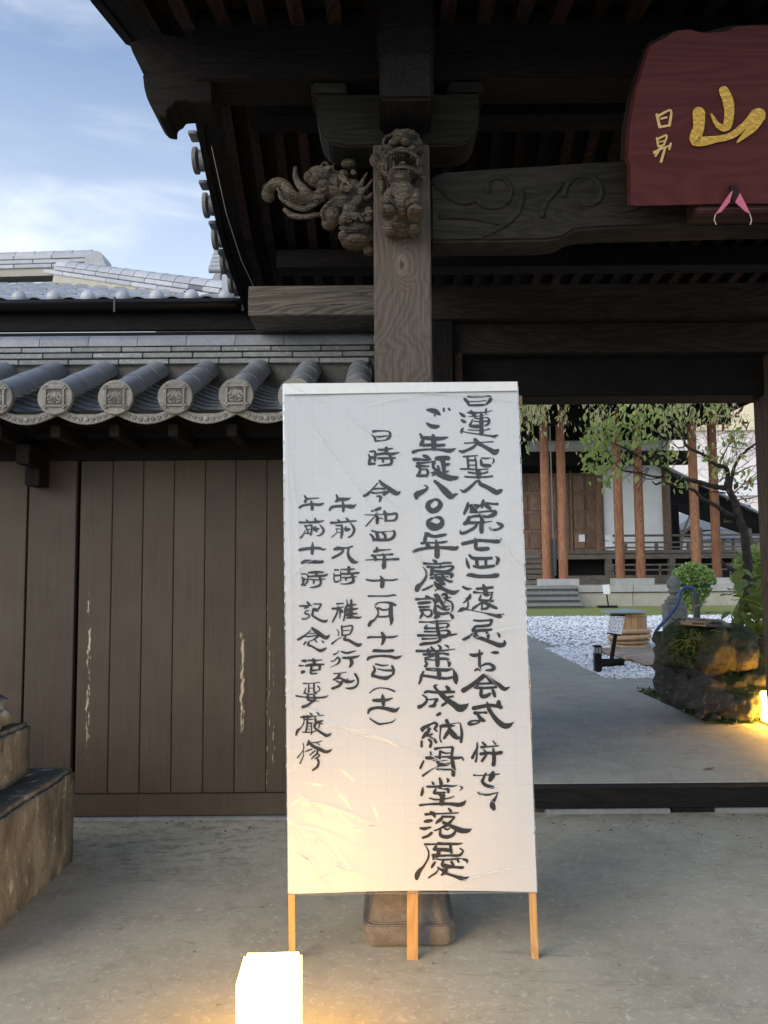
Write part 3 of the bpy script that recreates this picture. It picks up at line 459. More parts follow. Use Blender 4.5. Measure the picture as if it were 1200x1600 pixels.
# ================================================================ SETTING
YD = .155
structure('ground', MB().add([(-400, -400, -.03), (400, -400, -.03), (400, 600, -.03), (-400, 600, -.03)], [(0, 1, 2, 3)]), 'greystone')
structure('forecourt_pavement', MB().box(-9, 9, -6, 4.90, -.2, 0), 'concrete')
structure('yard_ground', MB().box(-14, 40, 4.96, 60, -.1, YD-.012), 'gravelbase')
structure('path', MB().prism([(.2, 4.955), (6.5, 4.955), (6.5, 6.66), (2.80, 6.86), (2.76, 8.6), (6.5, 8.6), (6.5, 9.5), (2.66, 9.5), (2.95, 16), (3.0, 26.9), (-2.5, 26.9), (-2.5, 4.955)], -.1, YD, 'z'), 'path')
structure('grass_strip', MB().box(3.02, 30, 21.8, 27.05, 0, YD+.004), plain('short_lawn', (.27, .31, .08), .9, bmp=.5, sc=60))
# moss bed soil
structure('moss_bed', MB().box(2.785, 9, 6.6, 8.59, 0, YD-.004), plain('dark_soil', (.03, .032, .02), .95, bmp=1., sc=25))
# gravel stones
def gravel(n, x0, x1, y0, y1, s0, s1):
    p = np.stack([RNG.uniform(x0, x1, n), RNG.uniform(y0, y1, n), np.full(n, YD-.006)], 1); p[:, 2] += RNG.uniform(0, .012, n)
    s = RNG.uniform(s0, s1, (n, 1, 1)); base = np.array([(1, 0, 0), (0, 1, 0), (-1, 0, 0), (0, -1, 0), (0, 0, .8), (0, 0, -.6)])[None]*(1+.35*RNG.normal(size=(n, 6, 3)))
    a = RNG.uniform(0, 2*pi, n); ca, sa = np.cos(a), np.sin(a); R = np.zeros((n, 3, 3)); R[:, 0, 0] = ca; R[:, 0, 1] = -sa; R[:, 1, 0] = sa; R[:, 1, 1] = ca; R[:, 2, 2] = 1
    base = base*np.array([1.25, .85, .7]); v = np.einsum('nij,nkj->nki', R, base)*s+p[:, None]
    f = np.array([(0, 1, 4), (1, 2, 4), (2, 3, 4), (3, 0, 4), (1, 0, 5), (2, 1, 5), (3, 2, 5), (0, 3, 5)])
    return v.reshape(-1, 3), (f[None]+6*np.arange(n)[:, None, None]).reshape(-1, 3)
m, t, b = newmat('white_gravel'); ge = nn(t, 'ShaderNodeNewGeometry')
rr = nn(t, 'ShaderNodeValToRGB'); rr.color_ramp.elements[0].color = (.42, .43, .45, 1); rr.color_ramp.elements[1].color = (.92, .94, .97, 1); rr.color_ramp.elements[1].position = .55
t.links.new(ge.outputs['Random Per Island'], rr.inputs[0]); t.links.new(rr.outputs[0], b.inputs['Base Color']); b.inputs['Roughness'].default_value = .8; MT['gravel'] = m
g1 = gravel(16000, 2.7, 7.0, 9.5, 13.2, .016, .028); g2 = gravel(24000, 2.9, 16, 13.2, 21.8, .024, .038)
link('gravel', npmesh('gravel', np.concatenate([g1[0], g2[0]]), np.concatenate([g1[1], g2[1]+len(g1[0])]), 'gravel'), label='bed of white gravel between the path and the temple hall', cat='gravel', kind='stuff')
n = 260; GX = RNG.uniform(-1.6, 3.5, n); GY = np.where(RNG.uniform(size=n) < .6, 4.77-np.abs(RNG.normal(0, .12, n)), RNG.uniform(2.0, 4.7, n)); gp = gravel(n, 0, 1, 0, 1, .003, .008); gv = gp[0].reshape(n, 6, 3); gv += (np.stack([GX, GY, np.full(n, .004)], 1)-gv.mean(1))[:, None]
link('grit', npmesh('grit', gv.reshape(-1, 3), gp[1], 'basestone'), label='scattered grit and crumbs on the forecourt concrete', cat='grit', kind='stuff')
# moss and grass tufts along the bed
n = 4200; px_ = RNG.uniform(2.77, 4.2, n); py_ = RNG.uniform(6.72, 8.6, n); keep = RNG.uniform(size=n) < np.clip(1.3-(px_-2.8)*.7, .25, 1)
pp = np.stack([px_, py_, np.full(n, YD)+RNG.uniform(0, .03, n)], 1)[keep]
link('moss', leaves('moss', pp, .045, 'leaf_moss', 2.5, jit=.4), label='low green moss and weeds at the foot of the boulders', cat='moss', kind='stuff')

# ================================================================ BOUNDARY WALL with tiled cap
WX = (0, 4.83, 0)
wall = thing('boundary_wall', (-1.6, 4.83, 0), 'brown plank wall with a grey tiled cap left of the gate', 'wall')
fy = 4.82
# planks: left fixed part
for x0, x1 in ((-3.35, -3.04), (-3.04, -2.79), (-2.79, -2.505), (-2.50, -2.235), (-2.228, -1.925)):
    MB().box(x0, x1-.006, fy-.01, fy+.03, .03, 2.235).obj('plank', 'plank', wall, bevel=.003)
door = MB().box(-1.915, -.06, fy+.02, fy+.05, 0.02, 2.2).obj('door', 'plank', wall)
door['label'] = 'plank door panel set flush in the wall'
xs = [-1.908, -1.705, -1.512, -1.318, -1.123, -.930, -.735, -.54, -.345, -.15, -.065]
for i in range(10):
    MB().box(xs[i]+.002, xs[i+1]-.002, fy-.004, fy+.019, .150, 2.2).obj('plank', {0: 'plank_peel2', 5: 'plank_peel', 6: 'plank_peel3'}.get(i, 'plank'), door, bevel=.0035)
MB().box(-1.912, -.06, fy-.016, fy+.019, .018, .146).obj('bottom_rail', 'plank', door, bevel=.004)
MB().box(-3.6, -.06, fy-.045, fy+.06, -.01, .012).obj('sill', 'greystone', wall, bevel=.003)
MB().box(-3.4, -.06, fy+.052, fy+.075, .012, 2.2).obj('backing_board', 'dark_x', wall)
MB().box(-3.6, -.05, fy-.035, fy+.05, 2.2, 2.335).obj('wall_plate', 'dark_x', wall, bevel=.004)
MB().box(-3.6, -.05, 4.36, 4.42, 2.335, 2.375).obj('eave_batten', 'dark_x', wall, bevel=.003)
MB().box(-3.6, -.05, 4.22, fy+.5, 2.377, 2.395).obj('soffit_board', 'dark_x', wall)
rf = MB().box(-.028, .028, 4.30, 4.80, 2.262, 2.332).mesh('rafter', 'dark_y', .003)
for i in range(10): link('rafter', rf, wall, loc=(-.13-.333*i-.06, 0, 0))
MB().box(-2.17, -2.09, 4.50, 4.78, 2.14, 2.258).obj('bracket', 'dark_y', wall, bevel=.004)
MB().box(-2.19, -2.10, 4.66, 4.80, 2.03, 2.138).obj('bracket', 'dark_z', wall, bevel=.004)
# tiles
SP = .333; SL = radians(23.0); L0 = .285
roofc = MB().prism([(4.30, 2.40), (5.10, 2.745), (5.90, 2.40)], -3.6, -.05, 'x').obj('roof_bed', 'mud', wall)
def arc(r, a0, a1, n, cx=0, cz=0): return [(cx+r*cos(a0+(a1-a0)*i/n), cz+r*sin(a0+(a1-a0)*i/n)) for i in range(n+1)]
def halfshell(r, th, L, n=12, taper=1.):
    o = arc(r, -.12, pi+.12, n); i_ = arc(r-th, pi+.12, -.12, n)
    mb = MB(); pts = o+i_; N = len(pts)
    mb.add([(x, 0, z) for x, z in pts]+[(x*taper, L, z*taper) for x, z in pts], [(k, (k+1) % N, (k+1) % N+N, k+N) for k in range(N)]+[tuple(range(N)), tuple(range(2*N-1, N-1, -1))])
    return mb
cov = halfshell(.080, .014, L0*.98, 14, .97).mesh('cover_tile', 'tile', smooth=True)
disc = MB().cyl((0, 0, 0), .097, .03, 32, 'y'); disc_m = disc.mesh('end_tile', 'tileend', .003, smooth=True)
cr = MB()
for sx_, sz_, lx, lz in ((0, .050, .066, .005), (0, -.050, .066, .005), (-.050, 0, .005, .066), (.050, 0, .005, .066)):
    cr.box(sx_-lx, sx_+lx, -.009, .001, sz_-lz, sz_+lz)
for a in (0,): 
    for cx, cz, rx, rz, ro in ((0, .012, .012, .024, 0), (-.013, .008, .011, .022, .25), (.013, .008, .011, .022, -.25), (-.03, .012, .010, .022, .7), (.03, .012, .010, .022, -.7), (-.026, -.012, .007, .018, 1.25), (.026, -.012, .007, .018, -1.25), (-.022, -.03, .007, .018, 1.9), (.022, -.03, .007, .018, -1.9), (0, -.032, .004, .014, 0)):
        M_ = Matrix.Translation((cx, 0, cz)) @ Matrix.Rotation(ro, 4, 'Y'); ring = []
        cr.ball((0, 0, 0), (rx, .009, rz), 8, 6, M_)
crest = cr.mesh('crest', 'tileend', 0, smooth=True)
recess = MB().box(-.044, .044, -.0025, .001, -.044, .044).mesh('recess_contrast_panel', 'mud')  # dark plate deepens the recess by colour, for crest contrast
pan = MB(); A = [(x, -.052*cos(x/(SP*.5)*pi/2)**1) for x in np.linspace(-SP*.5, SP*.5, 9)]
def slab(pts, y0, y1, th, mb=None):
    mb = mb or MB(); n = len(pts)
    mb.add([(x, y, z+dz) for y, dz in ((y0, 0), (y0, -th), (y1, 0), (y1, -th)) for x, z in pts],
           [(i, i+1, n+i+1, n+i) for i in range(n-1)]+[(i, 2*n+i, 2*n+i+1, i+1) for i in range(n-1)]+[(n+i, n+i+1, 3*n+i+1, 3*n+i) for i in range(n-1)]+[(2*n+i, 3*n+i, 3*n+i+1, 2*n+i+1) for i in range(n-1)])
    return mb
pan_m = slab(A, 0, .2, .016).mesh('pan_tile', 'tile')
lip = slab(A, -.012, .06, .020); lip2 = slab([(x, z-.012) for x, z in A], -.022, -.004, .050)
eave_m = MB().add(lip.v, lip.f).add(lip2.v, lip2.f).mesh('eave_tile', 'tileend', .002)
sc_ = MB()
for i in range(-3, 4):
    if i == 0: sc_.ball((0, -.024, -.085), (.016, .006, .014), 8, 6); continue
    cx = i*.034; cz = -.052*cos(cx/(SP*.5)*pi/2)-.037
    sc_.tube([(cx+.012*cos(a)*(1-a/14), -.024, cz+.013*sin(a)*(1-a/14)) for a in np.linspace(0, 8, 14)], .0035, 5)
scroll_m = sc_.mesh('scroll_relief', 'tileend', smooth='all')
for i in range(11):
    x = -.09-SP*i if False else (-1.147-SP*(i-4)+.0)
    if x > -.02: continue
    cz, cy = 2.467, 4.20
    x += random.uniform(-.004, .004); cz += random.uniform(-.004, .004)
    e = link('end_tile', disc_m, wall, loc=(x, cy-.012, cz))
    link('crest', crest, e, loc=(x, cy-.013, cz)); link('recess_contrast_panel', recess, e, loc=(x, cy-.013, cz))
    for k in range(3):
        link('cover_tile', cov, wall, loc=(x, cy+.016+k*L0*cos(SL), cz+.008+k*L0*sin(SL)+.004*k), rot=(SL+random.uniform(-.006, .006), 0, random.uniform(-.01, .01)))
for i in range(11):
    x = -1.147-SP*(i-4)+SP/2
    if x > -.12: x0 = x
    e = link('eave_tile', eave_m, wall, loc=(x, 4.235, 2.430))
    link('scroll_relief', scroll_m, e, loc=(x, 4.235, 2.430))
    for k in range(8): link('pan_tile', pan_m, wall, loc=(x+random.uniform(-.002, .002), 4.262+k*.088, 2.450+k*.038), rot=(radians(12), 0, 0))
MB().box(-3.6, -.05, 4.972, 5.22, 2.66, 2.850).obj('ridge_mortar', 'mud', wall)
for r_, (z0, z1, yf, off) in enumerate(((2.855, 2.886, 4.940, .0), (2.900, 2.931, 4.952, .17), (2.945, 2.974, 4.964, .01))):
    MB().box(-3.6, -.05, yf+.03, 5.24, z0-.012, z1).obj('ridge_core', 'mud', wall)
    nm = MB().box(0, .322, 0, .04, 0, z1-z0).mesh('ridge_tile', 'tilenoshi', .003)
    for k in range(12):
        x = -.055-.328*(k+1)+off*.9-.03
        if x+.322 > -.04: 
            MB().box(x, -.055, yf, yf+.04, z0, z1).obj('ridge_tile', 'tilenoshi', wall, bevel=.003); continue
        link('ridge_tile', nm, wall, loc=(x, yf+random.uniform(0, .003), z0+random.uniform(-.0015, .0015)))
cap = MB(); P = [(.10*cos(a)*(1 if abs(cos(a)) < .9 else 1.0), .092*max(0, sin(a))**.6) for a in np.linspace(pi, 0, 13)]
cap.add([(0, y, z) for y, z in P]+[(.318, y, z) for y, z in P], [(i, i+13, i+14, i+1) for i in range(12)]+[tuple(range(13)), tuple(range(25, 12, -1)), (0, 12, 25, 13)])
capm = cap.mesh('ridge_cap_tile', 'tile', smooth=True)
for k in range(12): link('ridge_cap_tile', capm, wall, loc=(-.055-.322*(k+1)+.05 if k else -.375, 5.065, 2.982), rot=(0, random.uniform(-.004, .004), 0))

# ================================================================ GATE
gate = thing('temple_gate', (1.75, 4.5, 0), 'dark weathered timber temple gate with a tiled gable roof', 'gate')
PY = 3.35
MB().box(-.036, .212, PY-.11, PY+.13, .27, 3.36).obj('front_pillar', 'pillar', gate, bevel=.006, seg=3, label='greyish front pillar with a round knot, behind the banner')
MB().box(3.33, 3.58, PY-.11, PY+.13, .27, 3.36).obj('front_pillar', 'dark_z', gate, bevel=.006)
# foundation stones: square tiered block with chamfered corners and concave flanks
def bell(cx, cy, w, h):
    pr = [(.90, 0.0), (1.02, .05), (1.05, .12), (1.05, .36), (1.02, .40), (.93, .42), (.86, .58), (.80, .78), (.78, 1.0)]; mb = MB(); vs = []; n = 8
    for q, hh in pr:
        W_ = w*q; ch = .030; vs += [(cx+x, cy+y, h*hh) for x, y in ((W_, -W_+ch), (W_, W_-ch), (W_-ch, W_), (-W_+ch, W_), (-W_, W_-ch), (-W_, -W_+ch), (-W_+ch, -W_), (W_-ch, -W_))]
    L = len(pr); return mb.add(vs, [(i*n+j, i*n+(j+1) % n, (i+1)*n+(j+1) % n, (i+1)*n+j) for i in range(L-1) for j in range(n)]+[tuple(range(n-1, -1, -1)), tuple(range((L-1)*n, L*n))])
fs = bell(.088, PY+.01, .178, .215).obj('foundation_stone', 'basestone', gate, bevel=.004, label='square tiered stone base under the front pillar')
MB().box(-.046, .222, PY-.12, PY+.14, .216, .275).obj('copper_shoe', wood('worn_shoe_wood', (.16, .12, .08), (.26, .2, .14), 'x'), gate, bevel=.004)
bell(3.455, PY+.01, .178, .215).obj('foundation_stone', 'basestone', gate, bevel=.004)
# main posts and right jamb
MB().box(.02, .44, 4.72, 5.02, .0, 3.09).obj('main_post', 'dark_z', gate, bevel=.006)
MB().box(2.445, 2.70, 4.74, 5.02, .0, 2.86).obj('door_post', wood('brown_jamb_wood', (.06, .042, .03), (.12, .085, .06), 'z'), gate, bevel=.008)
MB().box(2.70, 4.4, 4.86, 4.92, .14, 2.86).obj('door_leaf', 'dark_z', gate)
for k in range(6): MB().box(2.72+k*.26, 2.72+k*.26+.252, 4.835, 4.858, .16, 2.84).obj('door_board', 'dark_z', gate, bevel=.003)
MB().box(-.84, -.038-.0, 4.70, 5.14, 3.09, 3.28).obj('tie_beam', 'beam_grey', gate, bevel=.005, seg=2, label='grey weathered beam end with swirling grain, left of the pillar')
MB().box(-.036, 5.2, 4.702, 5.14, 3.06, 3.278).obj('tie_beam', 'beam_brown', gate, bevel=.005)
MB().box(.44, 5.2, 4.78, 5.10, 2.86, 3.056).obj('lower_beam', 'beam_brown', gate, bevel=.005)
MB().box(.44, 5.2, 4.86, 5.12, 2.60, 2.858).obj('door_head', 'dark_x', gate, bevel=.01)
MB().box(.45, .50, 4.76, 4.86, 2.50, 2.86).obj('stop_board', 'rafter', gate, bevel=.003)
MB().box(.44, 5.2, 4.845, 4.955, .028, .150).obj('threshold', 'dark_x', gate, bevel=.006)
MB().box(.98, 1.74, 4.835, 4.93, -.01, .026).obj('threshold_footing', 'greystone', gate, bevel=.003)
MB().box(2.02, 5.2, 4.835, 4.93, -.01, .026).obj('threshold_footing', 'greystone', gate, bevel=.003)
MB().box(1.75, 2.01, 4.85, 4.93, -.01, .026).obj('threshold_footing', 'dark_x', gate)
# bracket on the front pillar: bearing block and boat-shaped arm
arm = [(-.285, 3.60), (-.285, 3.50), (-.265, 3.42), (-.225, 3.375), (-.16, 3.36), (.335, 3.36), (.385, 3.375), (.42, 3.415), (.435, 3.48), (.435, 3.60)]
MB().prism(arm, PY-.095, PY+.095).obj('bracket_arm', 'koryo', gate, bevel=.008, seg=2)
MB().box(-.31, -.15, PY-.085, PY+.085, 3.602, 3.665).obj('bearing_block', 'koryo', gate, bevel=.01); MB().box(.30, .46, PY-.085, PY+.085, 3.602, 3.665).obj('bearing_block', 'koryo', gate, bevel=.01)
MB().box(.0, .17, PY-.10, PY+.10, 3.602, 3.665).obj('bearing_block', 'koryo', gate, bevel=.01)
MB().box(-.005, .215, 2.98, 3.24, 3.40, 3.60).obj('cross_beam_nose', 'dark_y', gate, bevel=.012)
MB().box(-.015, .225, 3.02, 3.24, 3.604, 3.95).obj('beam_nose', 'dark_y', gate, bevel=.012)
# purlins
def purl(y0, y1, z0, z1, x0=-.82): return MB().box(x0, 5.2, y0, y1, z0, z1)
purl(PY-.10, PY+.10, 3.668, 3.98).obj('purlin', 'dark_x', gate, bevel=.006)
purl(4.55, 4.75, 4.30, 4.58).obj('ridge_beam', 'dark_x', gate, bevel=.006)
purl(5.80, 5.98, 3.84, 3.99).obj('purlin', 'dark_x', gate, bevel=.006)
for x in (.088, 3.455):
    MB().box(x-.11, x+.11, 5.79, 6.01, .15, 3.84).obj('rear_pillar', 'dark_z', gate, bevel=.006)
    MB().box(x-.07, x+.07, PY+.13, 5.79, 3.30, 3.50).obj('cross_beam', 'dark_y', gate, bevel=.006)
    MB().box(x-.09, x+.09, 4.56, 4.74, 3.50, 4.30).obj('king_post', 'dark_z', gate, bevel=.006)
nose = [(200,64),(203,71),(205.5,78.5),(209,84),(213,93),(216,99),(219,106),(227.5,109),(221.6,114),(224,135),(228,150),(233,161),(239,172),(247,180),(259.6,182),(259.6,171),(263,166),(269.7,163),(272,158),(275,155.5),(291.7,154.6),(295,158),(330,158),(330,60),(250,50)]
pts = [at(a, b_, PY-.10) for a, b_ in nose]
MB().prism([(p.x, p.z) for p in pts], PY-.09, PY+.09).obj('purlin_nose', 'dark_x', gate, bevel=.004, label='carved scrolled end of the front purlin against the sky')
# roof shell
PR = [(-2.6, 3.60), (-2.25, 3.64), (-1.95, 3.80-.10), (-1.5, 3.80), (-1.1, 3.925), (-.8, 4.08), (-.55, 4.235), (-.3, 4.40), (0, 4.56)]
PR = [(-2.4, 3.84), (-2.0, 3.90), (-1.48, 3.98), (-1.05, 4.10), (-.64, 4.33), (-.22, 4.60), (0, 4.72)]
prof = [(4.65+d, z) for d, z in PR]+[(4.65-d, z) for d, z in PR[-2::-1]]
roof = grid_strip(prof, -1.21, 5.2, 8, .05).obj('roof_deck', 'dark_y', gate)
def band(profile, x0, x1, dz0, dz1):
    mb = MB(); n = len(profile); pts = [(y, z+dz1) for y, z in profile]+[(y, z+dz0) for y, z in profile[::-1]]
    vs = [(x, y, z) for x in (x0, x1) for y, z in pts]; N = 2*n
    fs = [(k, (k+1) % N, (k+1) % N+N, k+N) for k in range(N)]
    for o in (0, N): fs += [tuple(q+o for q in (k, k+1, N-2-k, N-1-k)) for k in range(n-1)]
    return mb.add(vs, fs)
band(prof, -1.25, -1.205, -.012, .10).obj('bargeboard', 'dark_y', gate, bevel=.003)
band(prof, -1.27, 5.2, .102, .14).obj('tile_layer', 'mud', gate)
half = [(y, z) for y, z in prof if y <= 4.65]; back = [(y, z) for y, z in prof if y >= 4.65]
rm = [band([(y, z) for y, z in h], -.032, .032, -.085, -.004).mesh('rafter', 'rafter') for h in (half, back)]
for q in rm:
    for k in range(38): link('rafter', q, gate, loc=(-1.02+k*.164, 0, 0))
# verge tiles facing left along the rear slope
vt = MB().cyl((0, 0, 0), .075, .30, 16, 'x').mesh('verge_tile', 'tile', smooth=True)
vd = MB().cyl((-.012, 0, 0), .092, .03, 24, 'x').mesh('verge_end_tile', 'tileend', .004, smooth=True)
def zr(y):
    for (a, za), (b_, zb) in zip(prof, prof[1:]):
        if a <= y <= b_: return za+(zb-za)*(y-a)/(b_-a)
    return prof[-1][1]
for k in range(6):
    y = 4.98+k*.315; z = zr(y)+.10
    link('verge_tile', vt, gate, loc=(-1.29, y, z)); link('verge_end_tile', vd, gate, loc=(-1.325, y, z))
    MB().box(-1.33, -1.27, y+.10, y+.215, zr(y+.157)+.075, zr(y+.157)+.10).obj('verge_pan_tile', 'tile', gate, bevel=.004)
# thin white wire along the verge board
MB().tube([(-1.17, 5.1, zr(5.1)-.03), (-1.15, 5.5, zr(5.5)-.07), (-1.11, 5.9, zr(5.9)-.10), (-1.06, 6.4, zr(6.4)-.10)], .003, 5).obj('wire', 'cord', gate)
# rainbow beam (carved)
top = [(.212, 3.215), (.26, 3.245), (.5, 3.262), (.9, 3.285), (1.4, 3.31), (1.75, 3.32), (2.6, 3.30), (3.33, 3.235)]
bot = [(3.33, 2.93), (2.7, 2.93), (2.62, 2.99), (1.75, 3.0), (.96, 2.985), (.84, 2.975), (.79, 2.94), (.7, 2.93), (.212, 2.928)]
koryo = MB().prism(top+bot, PY-.085, PY+.085).obj('carved_beam', 'koryo', gate, bevel=.012, seg=3, label='cambered beam with shallow carved scrolls between the front pillars')
sw = MB()
def spir(cx, cz, r, a0, a1, k, flip=1): return [(cx+flip*r*(1-k*(a-a0)/(a1-a0))*cos(a), PY-.083, cz+r*(1-k*(a-a0)/(a1-a0))*sin(a)) for a in np.linspace(a0, a1, 26)]
for pts_ in (spir(.50, 3.165, .095, -2.6, 3.6, .7), spir(.90, 3.14, .10, 3.3, -2.4, .6), spir(1.25, 3.17, .085, -2.8, 3.0, .6),
             [(.62, PY-.083, 3.15), (.60, PY-.083, 3.06), (.52, PY-.083, 2.99), (.44, PY-.083, 2.955)], [(.70, PY-.083, 3.03), (.72, PY-.083, 3.10), (.80, PY-.083, 3.19)], [(.97, PY-.083, 3.08), (1.06, PY-.083, 3.06), (1.15, PY-.083, 3.09)],
             [(.23, PY-.083, 3.20), (.30, PY-.083, 3.13), (.36, PY-.083, 3.10), (.42, PY-.083, 3.12)], [(.25, PY-.083, 3.04), (.40, PY-.083, 3.035), (.55, PY-.083, 3.00)], [(1.5, PY-.083, 3.12), (1.8, PY-.083, 3.2), (2.2, PY-.083, 3.1)]):
    sw.tube(spline(pts_, 2), .0135, 8, flat=1.)
sw.obj('carved_scroll', 'koryo', koryo, smooth='all')
MB().box(1.33, 1.90, PY-.20, PY-.088, 3.0, 3.07).obj('plaque_rest', wood('reddish_rest_wood', (.035, .017, .014), (.07, .034, .028), 'x'), gate, bevel=.006)
# ---- carvings
def LP(u, v, w_): p = at(560+u/8.42, 190+v/8.42, 3.14); return Vector((p.x, 3.245-w_, p.z))
ku = 3.14/1202/8.42
lb = MB()
def lball(mb, u, v, w_, ru, rv, rw): p = LP(u, v, w_); mb.ball(p, (ru*ku, rw, rv*ku), 14, 10)
def ltube(mb, pts, r, n=10): mb.tube(spline([LP(*p) for p in pts], 4), list(np.interp(np.linspace(0, 1, (len(pts)-1)*4+1), np.linspace(0, 1, len(r)), np.array(r)*ku)), n)
for a in ((590,330,.06,215,180,.09),(600,205,.09,230,70,.07),(400,250,.10,90,60,.045),(520,215,.13,90,55,.03),(680,230,.12,100,60,.04),(790,300,.08,70,120,.05),
          (545,320,.17,105,65,.04),(460,385,.165,70,40,.03),(615,385,.165,70,40,.03),(700,430,.13,90,60,.04),(400,420,.13,80,60,.04),
          (540,765,.11,170,80,.045),(520,840,.09,110,60,.04),(825,600,.08,50,130,.05),(300,560,.06,50,130,.04),(310,800,.05,60,150,.04),(320,980,.04,60,130,.03),
          (600,980,.07,190,230,.085),(560,1230,.02,270,190,.04),(570,1080,.09,120,160,.06),(390,1250,.14,100,75,.06),(745,1255,.14,112,85,.06),(420,1380,.06,90,80,.05),(740,1370,.06,90,70,.05),
          (400,1150,.13,78,38,.05),(705,1160,.13,92,42,.05),(215,410,.045,78,105,.02),(240,470,.05,50,60,.02),(590,600,.04,240,120,.03)): lball(lb, *a)
ltube(lb, ((330,700,.11),(340,560,.13),(430,495,.155),(560,470,.165),(700,500,.155),(800,560,.13),(820,660,.11)), [38,34,32,36,32,34,38])
ltube(lb, ((350,730,.11),(430,690,.14),(560,672,.15),(700,675,.14),(790,690,.11)), [30,30,30,30,30])
ltube(lb, ((430,900,.08),(385,1020,.12),(395,1140,.13)), [75,62,62]); ltube(lb, ((745,900,.08),(760,1020,.12),(715,1150,.13)), [75,66,66])
for i, (u, v) in enumerate(((350,230),(310,330),(330,430),(280,620),(300,700),(870,520),(860,700),(850,400))): ltube(lb, [(u+28*cos(a)*(1-a/9), v+28*sin(a)*(1-a/9), .09) for a in np.linspace(0, 7, 6)], [12, 10])
ltube(lb, ((430,290,.165),(370,270,.15),(330,320,.13),(350,370,.13)), [20,22,20,16]); ltube(lb, ((600,330,.15),(680,330,.15),(740,380,.12)), [22,24,18])
for u0 in (330,395,455,690,745,800): lball(lb, u0, 1290+(20 if u0 in (395,745) else 0), .19, 34, 34, .022)
lion = remeshed(lb, 'lion_carving', 'carving', .0030, 1, (.0020, 60), gate, label='carved guardian lion head with open mouth on the front pillar')
te = MB()
for u, v, h, r in ((432,540,22,15),(465,528,22,14),(500,520,24,14),(540,516,22,13),(580,518,20,13),(365,650,70,20),(465,628,45,18),(775,600,50,18),(690,530,20,12)): lball(te, u, v, .145, r, h, .012)
te.obj('tooth', 'carving', lion, smooth='all'); bb_ = MB(); lball(bb_, 580, 612, .12, 62, 42, .035); bb_.obj('tongue', 'carving', lion, smooth='all')
ey = MB(); lball(ey, 375, 318, .14, 36, 34, .02); lball(ey, 662, 372, .14, 40, 34, .02); ey.obj('eye', 'dark_x', lion, smooth='all')
for i in range(9): u = 430+i*28; p, q = LP(u, 720, .155), LP(u-10, 800, .145); MB().tube([p, q], [.0035, .002], 5).obj('fur_ridge', 'carving', lion, smooth='all')
for c0, v0 in ((400, 1150), (705, 1160)):
    for i in range(-3, 4): p, q = LP(c0+i*20, v0-25, .178-abs(i)*.004), LP(c0+i*20, v0+25, .182-abs(i)*.004); MB().tube([p, q], .003, 5).obj('fur_ridge', 'carving', lion, smooth='all')

def BP(u, v, w_): p = at(400+u/6, 240+v/6, 3.33); return Vector((p.x, 3.34-w_, p.z))
kb = 3.33/1202/6
bk = MB()
def bball(mb, u, v, w_, ru, rv, rw): mb.ball(BP(u, v, w_), (ru*kb, rw, rv*kb), 14, 10)
def btube(mb, pts, r, n=10, k=4): mb.tube(spline([BP(*p) for p in pts], k), list(np.interp(np.linspace(0, 1, (len(pts)-1)*k+1), np.linspace(0, 1, len(r)), np.array(r)*kb)), n)
def bspir(mb, u, v, R, r, w_=.06, turns=1.4, ph=0, fl=1): btube(mb, [(u+fl*R*cos(a+ph)*(1-.75*a/(turns*2*pi)), v+R*sin(a+ph)*(1-.75*a/(turns*2*pi)), w_) for a in np.linspace(0, turns*2*pi, 12)], [r, r*.8], 8, 2)
btube(bk, ((150,420,.0),(110,375,.0),(150,300,.01),(220,275,.02),(290,330,.02),(340,410,.02),(430,460,.02),(540,430,.02),(640,400,.02)), [40,68,52,44,58,66,66,64,60])
btube(bk, ((375,145,.03),(372,220,.03),(405,310,.04),(470,390,.045),(540,430,.03)), [18,27,37,48,42])
btube(bk, ((200,340,.03),(225,380,.03),(240,440,.035),(330,510,.04),(440,550,.04),(550,510,.04),(590,480,.03)), [14,16,20,24,26,24,20]); btube(bk, ((260,520,.01),(340,580,.01),(440,590,.01),(560,575,.01),(620,560,.0)), [22,30,28,26,20])
for a in ((600,225,.03,120,85,.05),(500,275,.06,42,45,.03),(560,300,.05,70,50,.04),(640,330,.03,90,45,.05),(740,385,.02,120,55,.05),(650,390,.05,60,38,.03),(870,120,.03,75,40,.03),(820,220,.02,60,50,.04),
          (800,450,.0,120,95,.05),(710,600,.02,95,100,.05),(680,650,.0,70,55,.04),(960,450,-.02,150,190,.05),(900,330,.0,110,100,.05),(740,260,.0,110,110,.05),(960,740,.02,165,110,.07),(890,590,.06,78,50,.045),(840,700,.08,60,50,.04),
          (940,860,.04,150,55,.07),(830,830,.07,55,48,.04),(1060,920,.02,60,45,.03),(930,660,.07,90,40,.04),(1060,800,.0,80,150,.05),(1050,600,-.01,70,120,.04)): bball(bk, *a)
for a in ((660,180,48,14,.07),(850,350,56,18,.06),(815,275,36,14,.06),(915,215,26,11,.05),(1040,665,48,16,.09),(640,390,34,10,.085),(1060,580,34,13,.06),(500,275,26,10,.09),(930,690,26,9,.11)): bspir(bk, *a[:4], w_=a[4])
btube(bk, ((850,585,.06),(930,525,.06),(985,440,.05),(985,330,.04),(1045,195,.03)), [58,46,34,28,9]); btube(bk, ((1000,390,.05),(1050,350,.05),(1095,280,.05)), [26,20,7]); btube(bk, ((1010,460,.05),(1060,450,.05),(1095,400,.05)), [22,18,7])
btube(bk, ((735,100,.02),(725,150,.03),(735,200,.02)), [10,16,14]); btube(bk, ((730,480,.06),(670,540,.06),(625,600,.06),(640,660,.05)), [20,20,20,16])
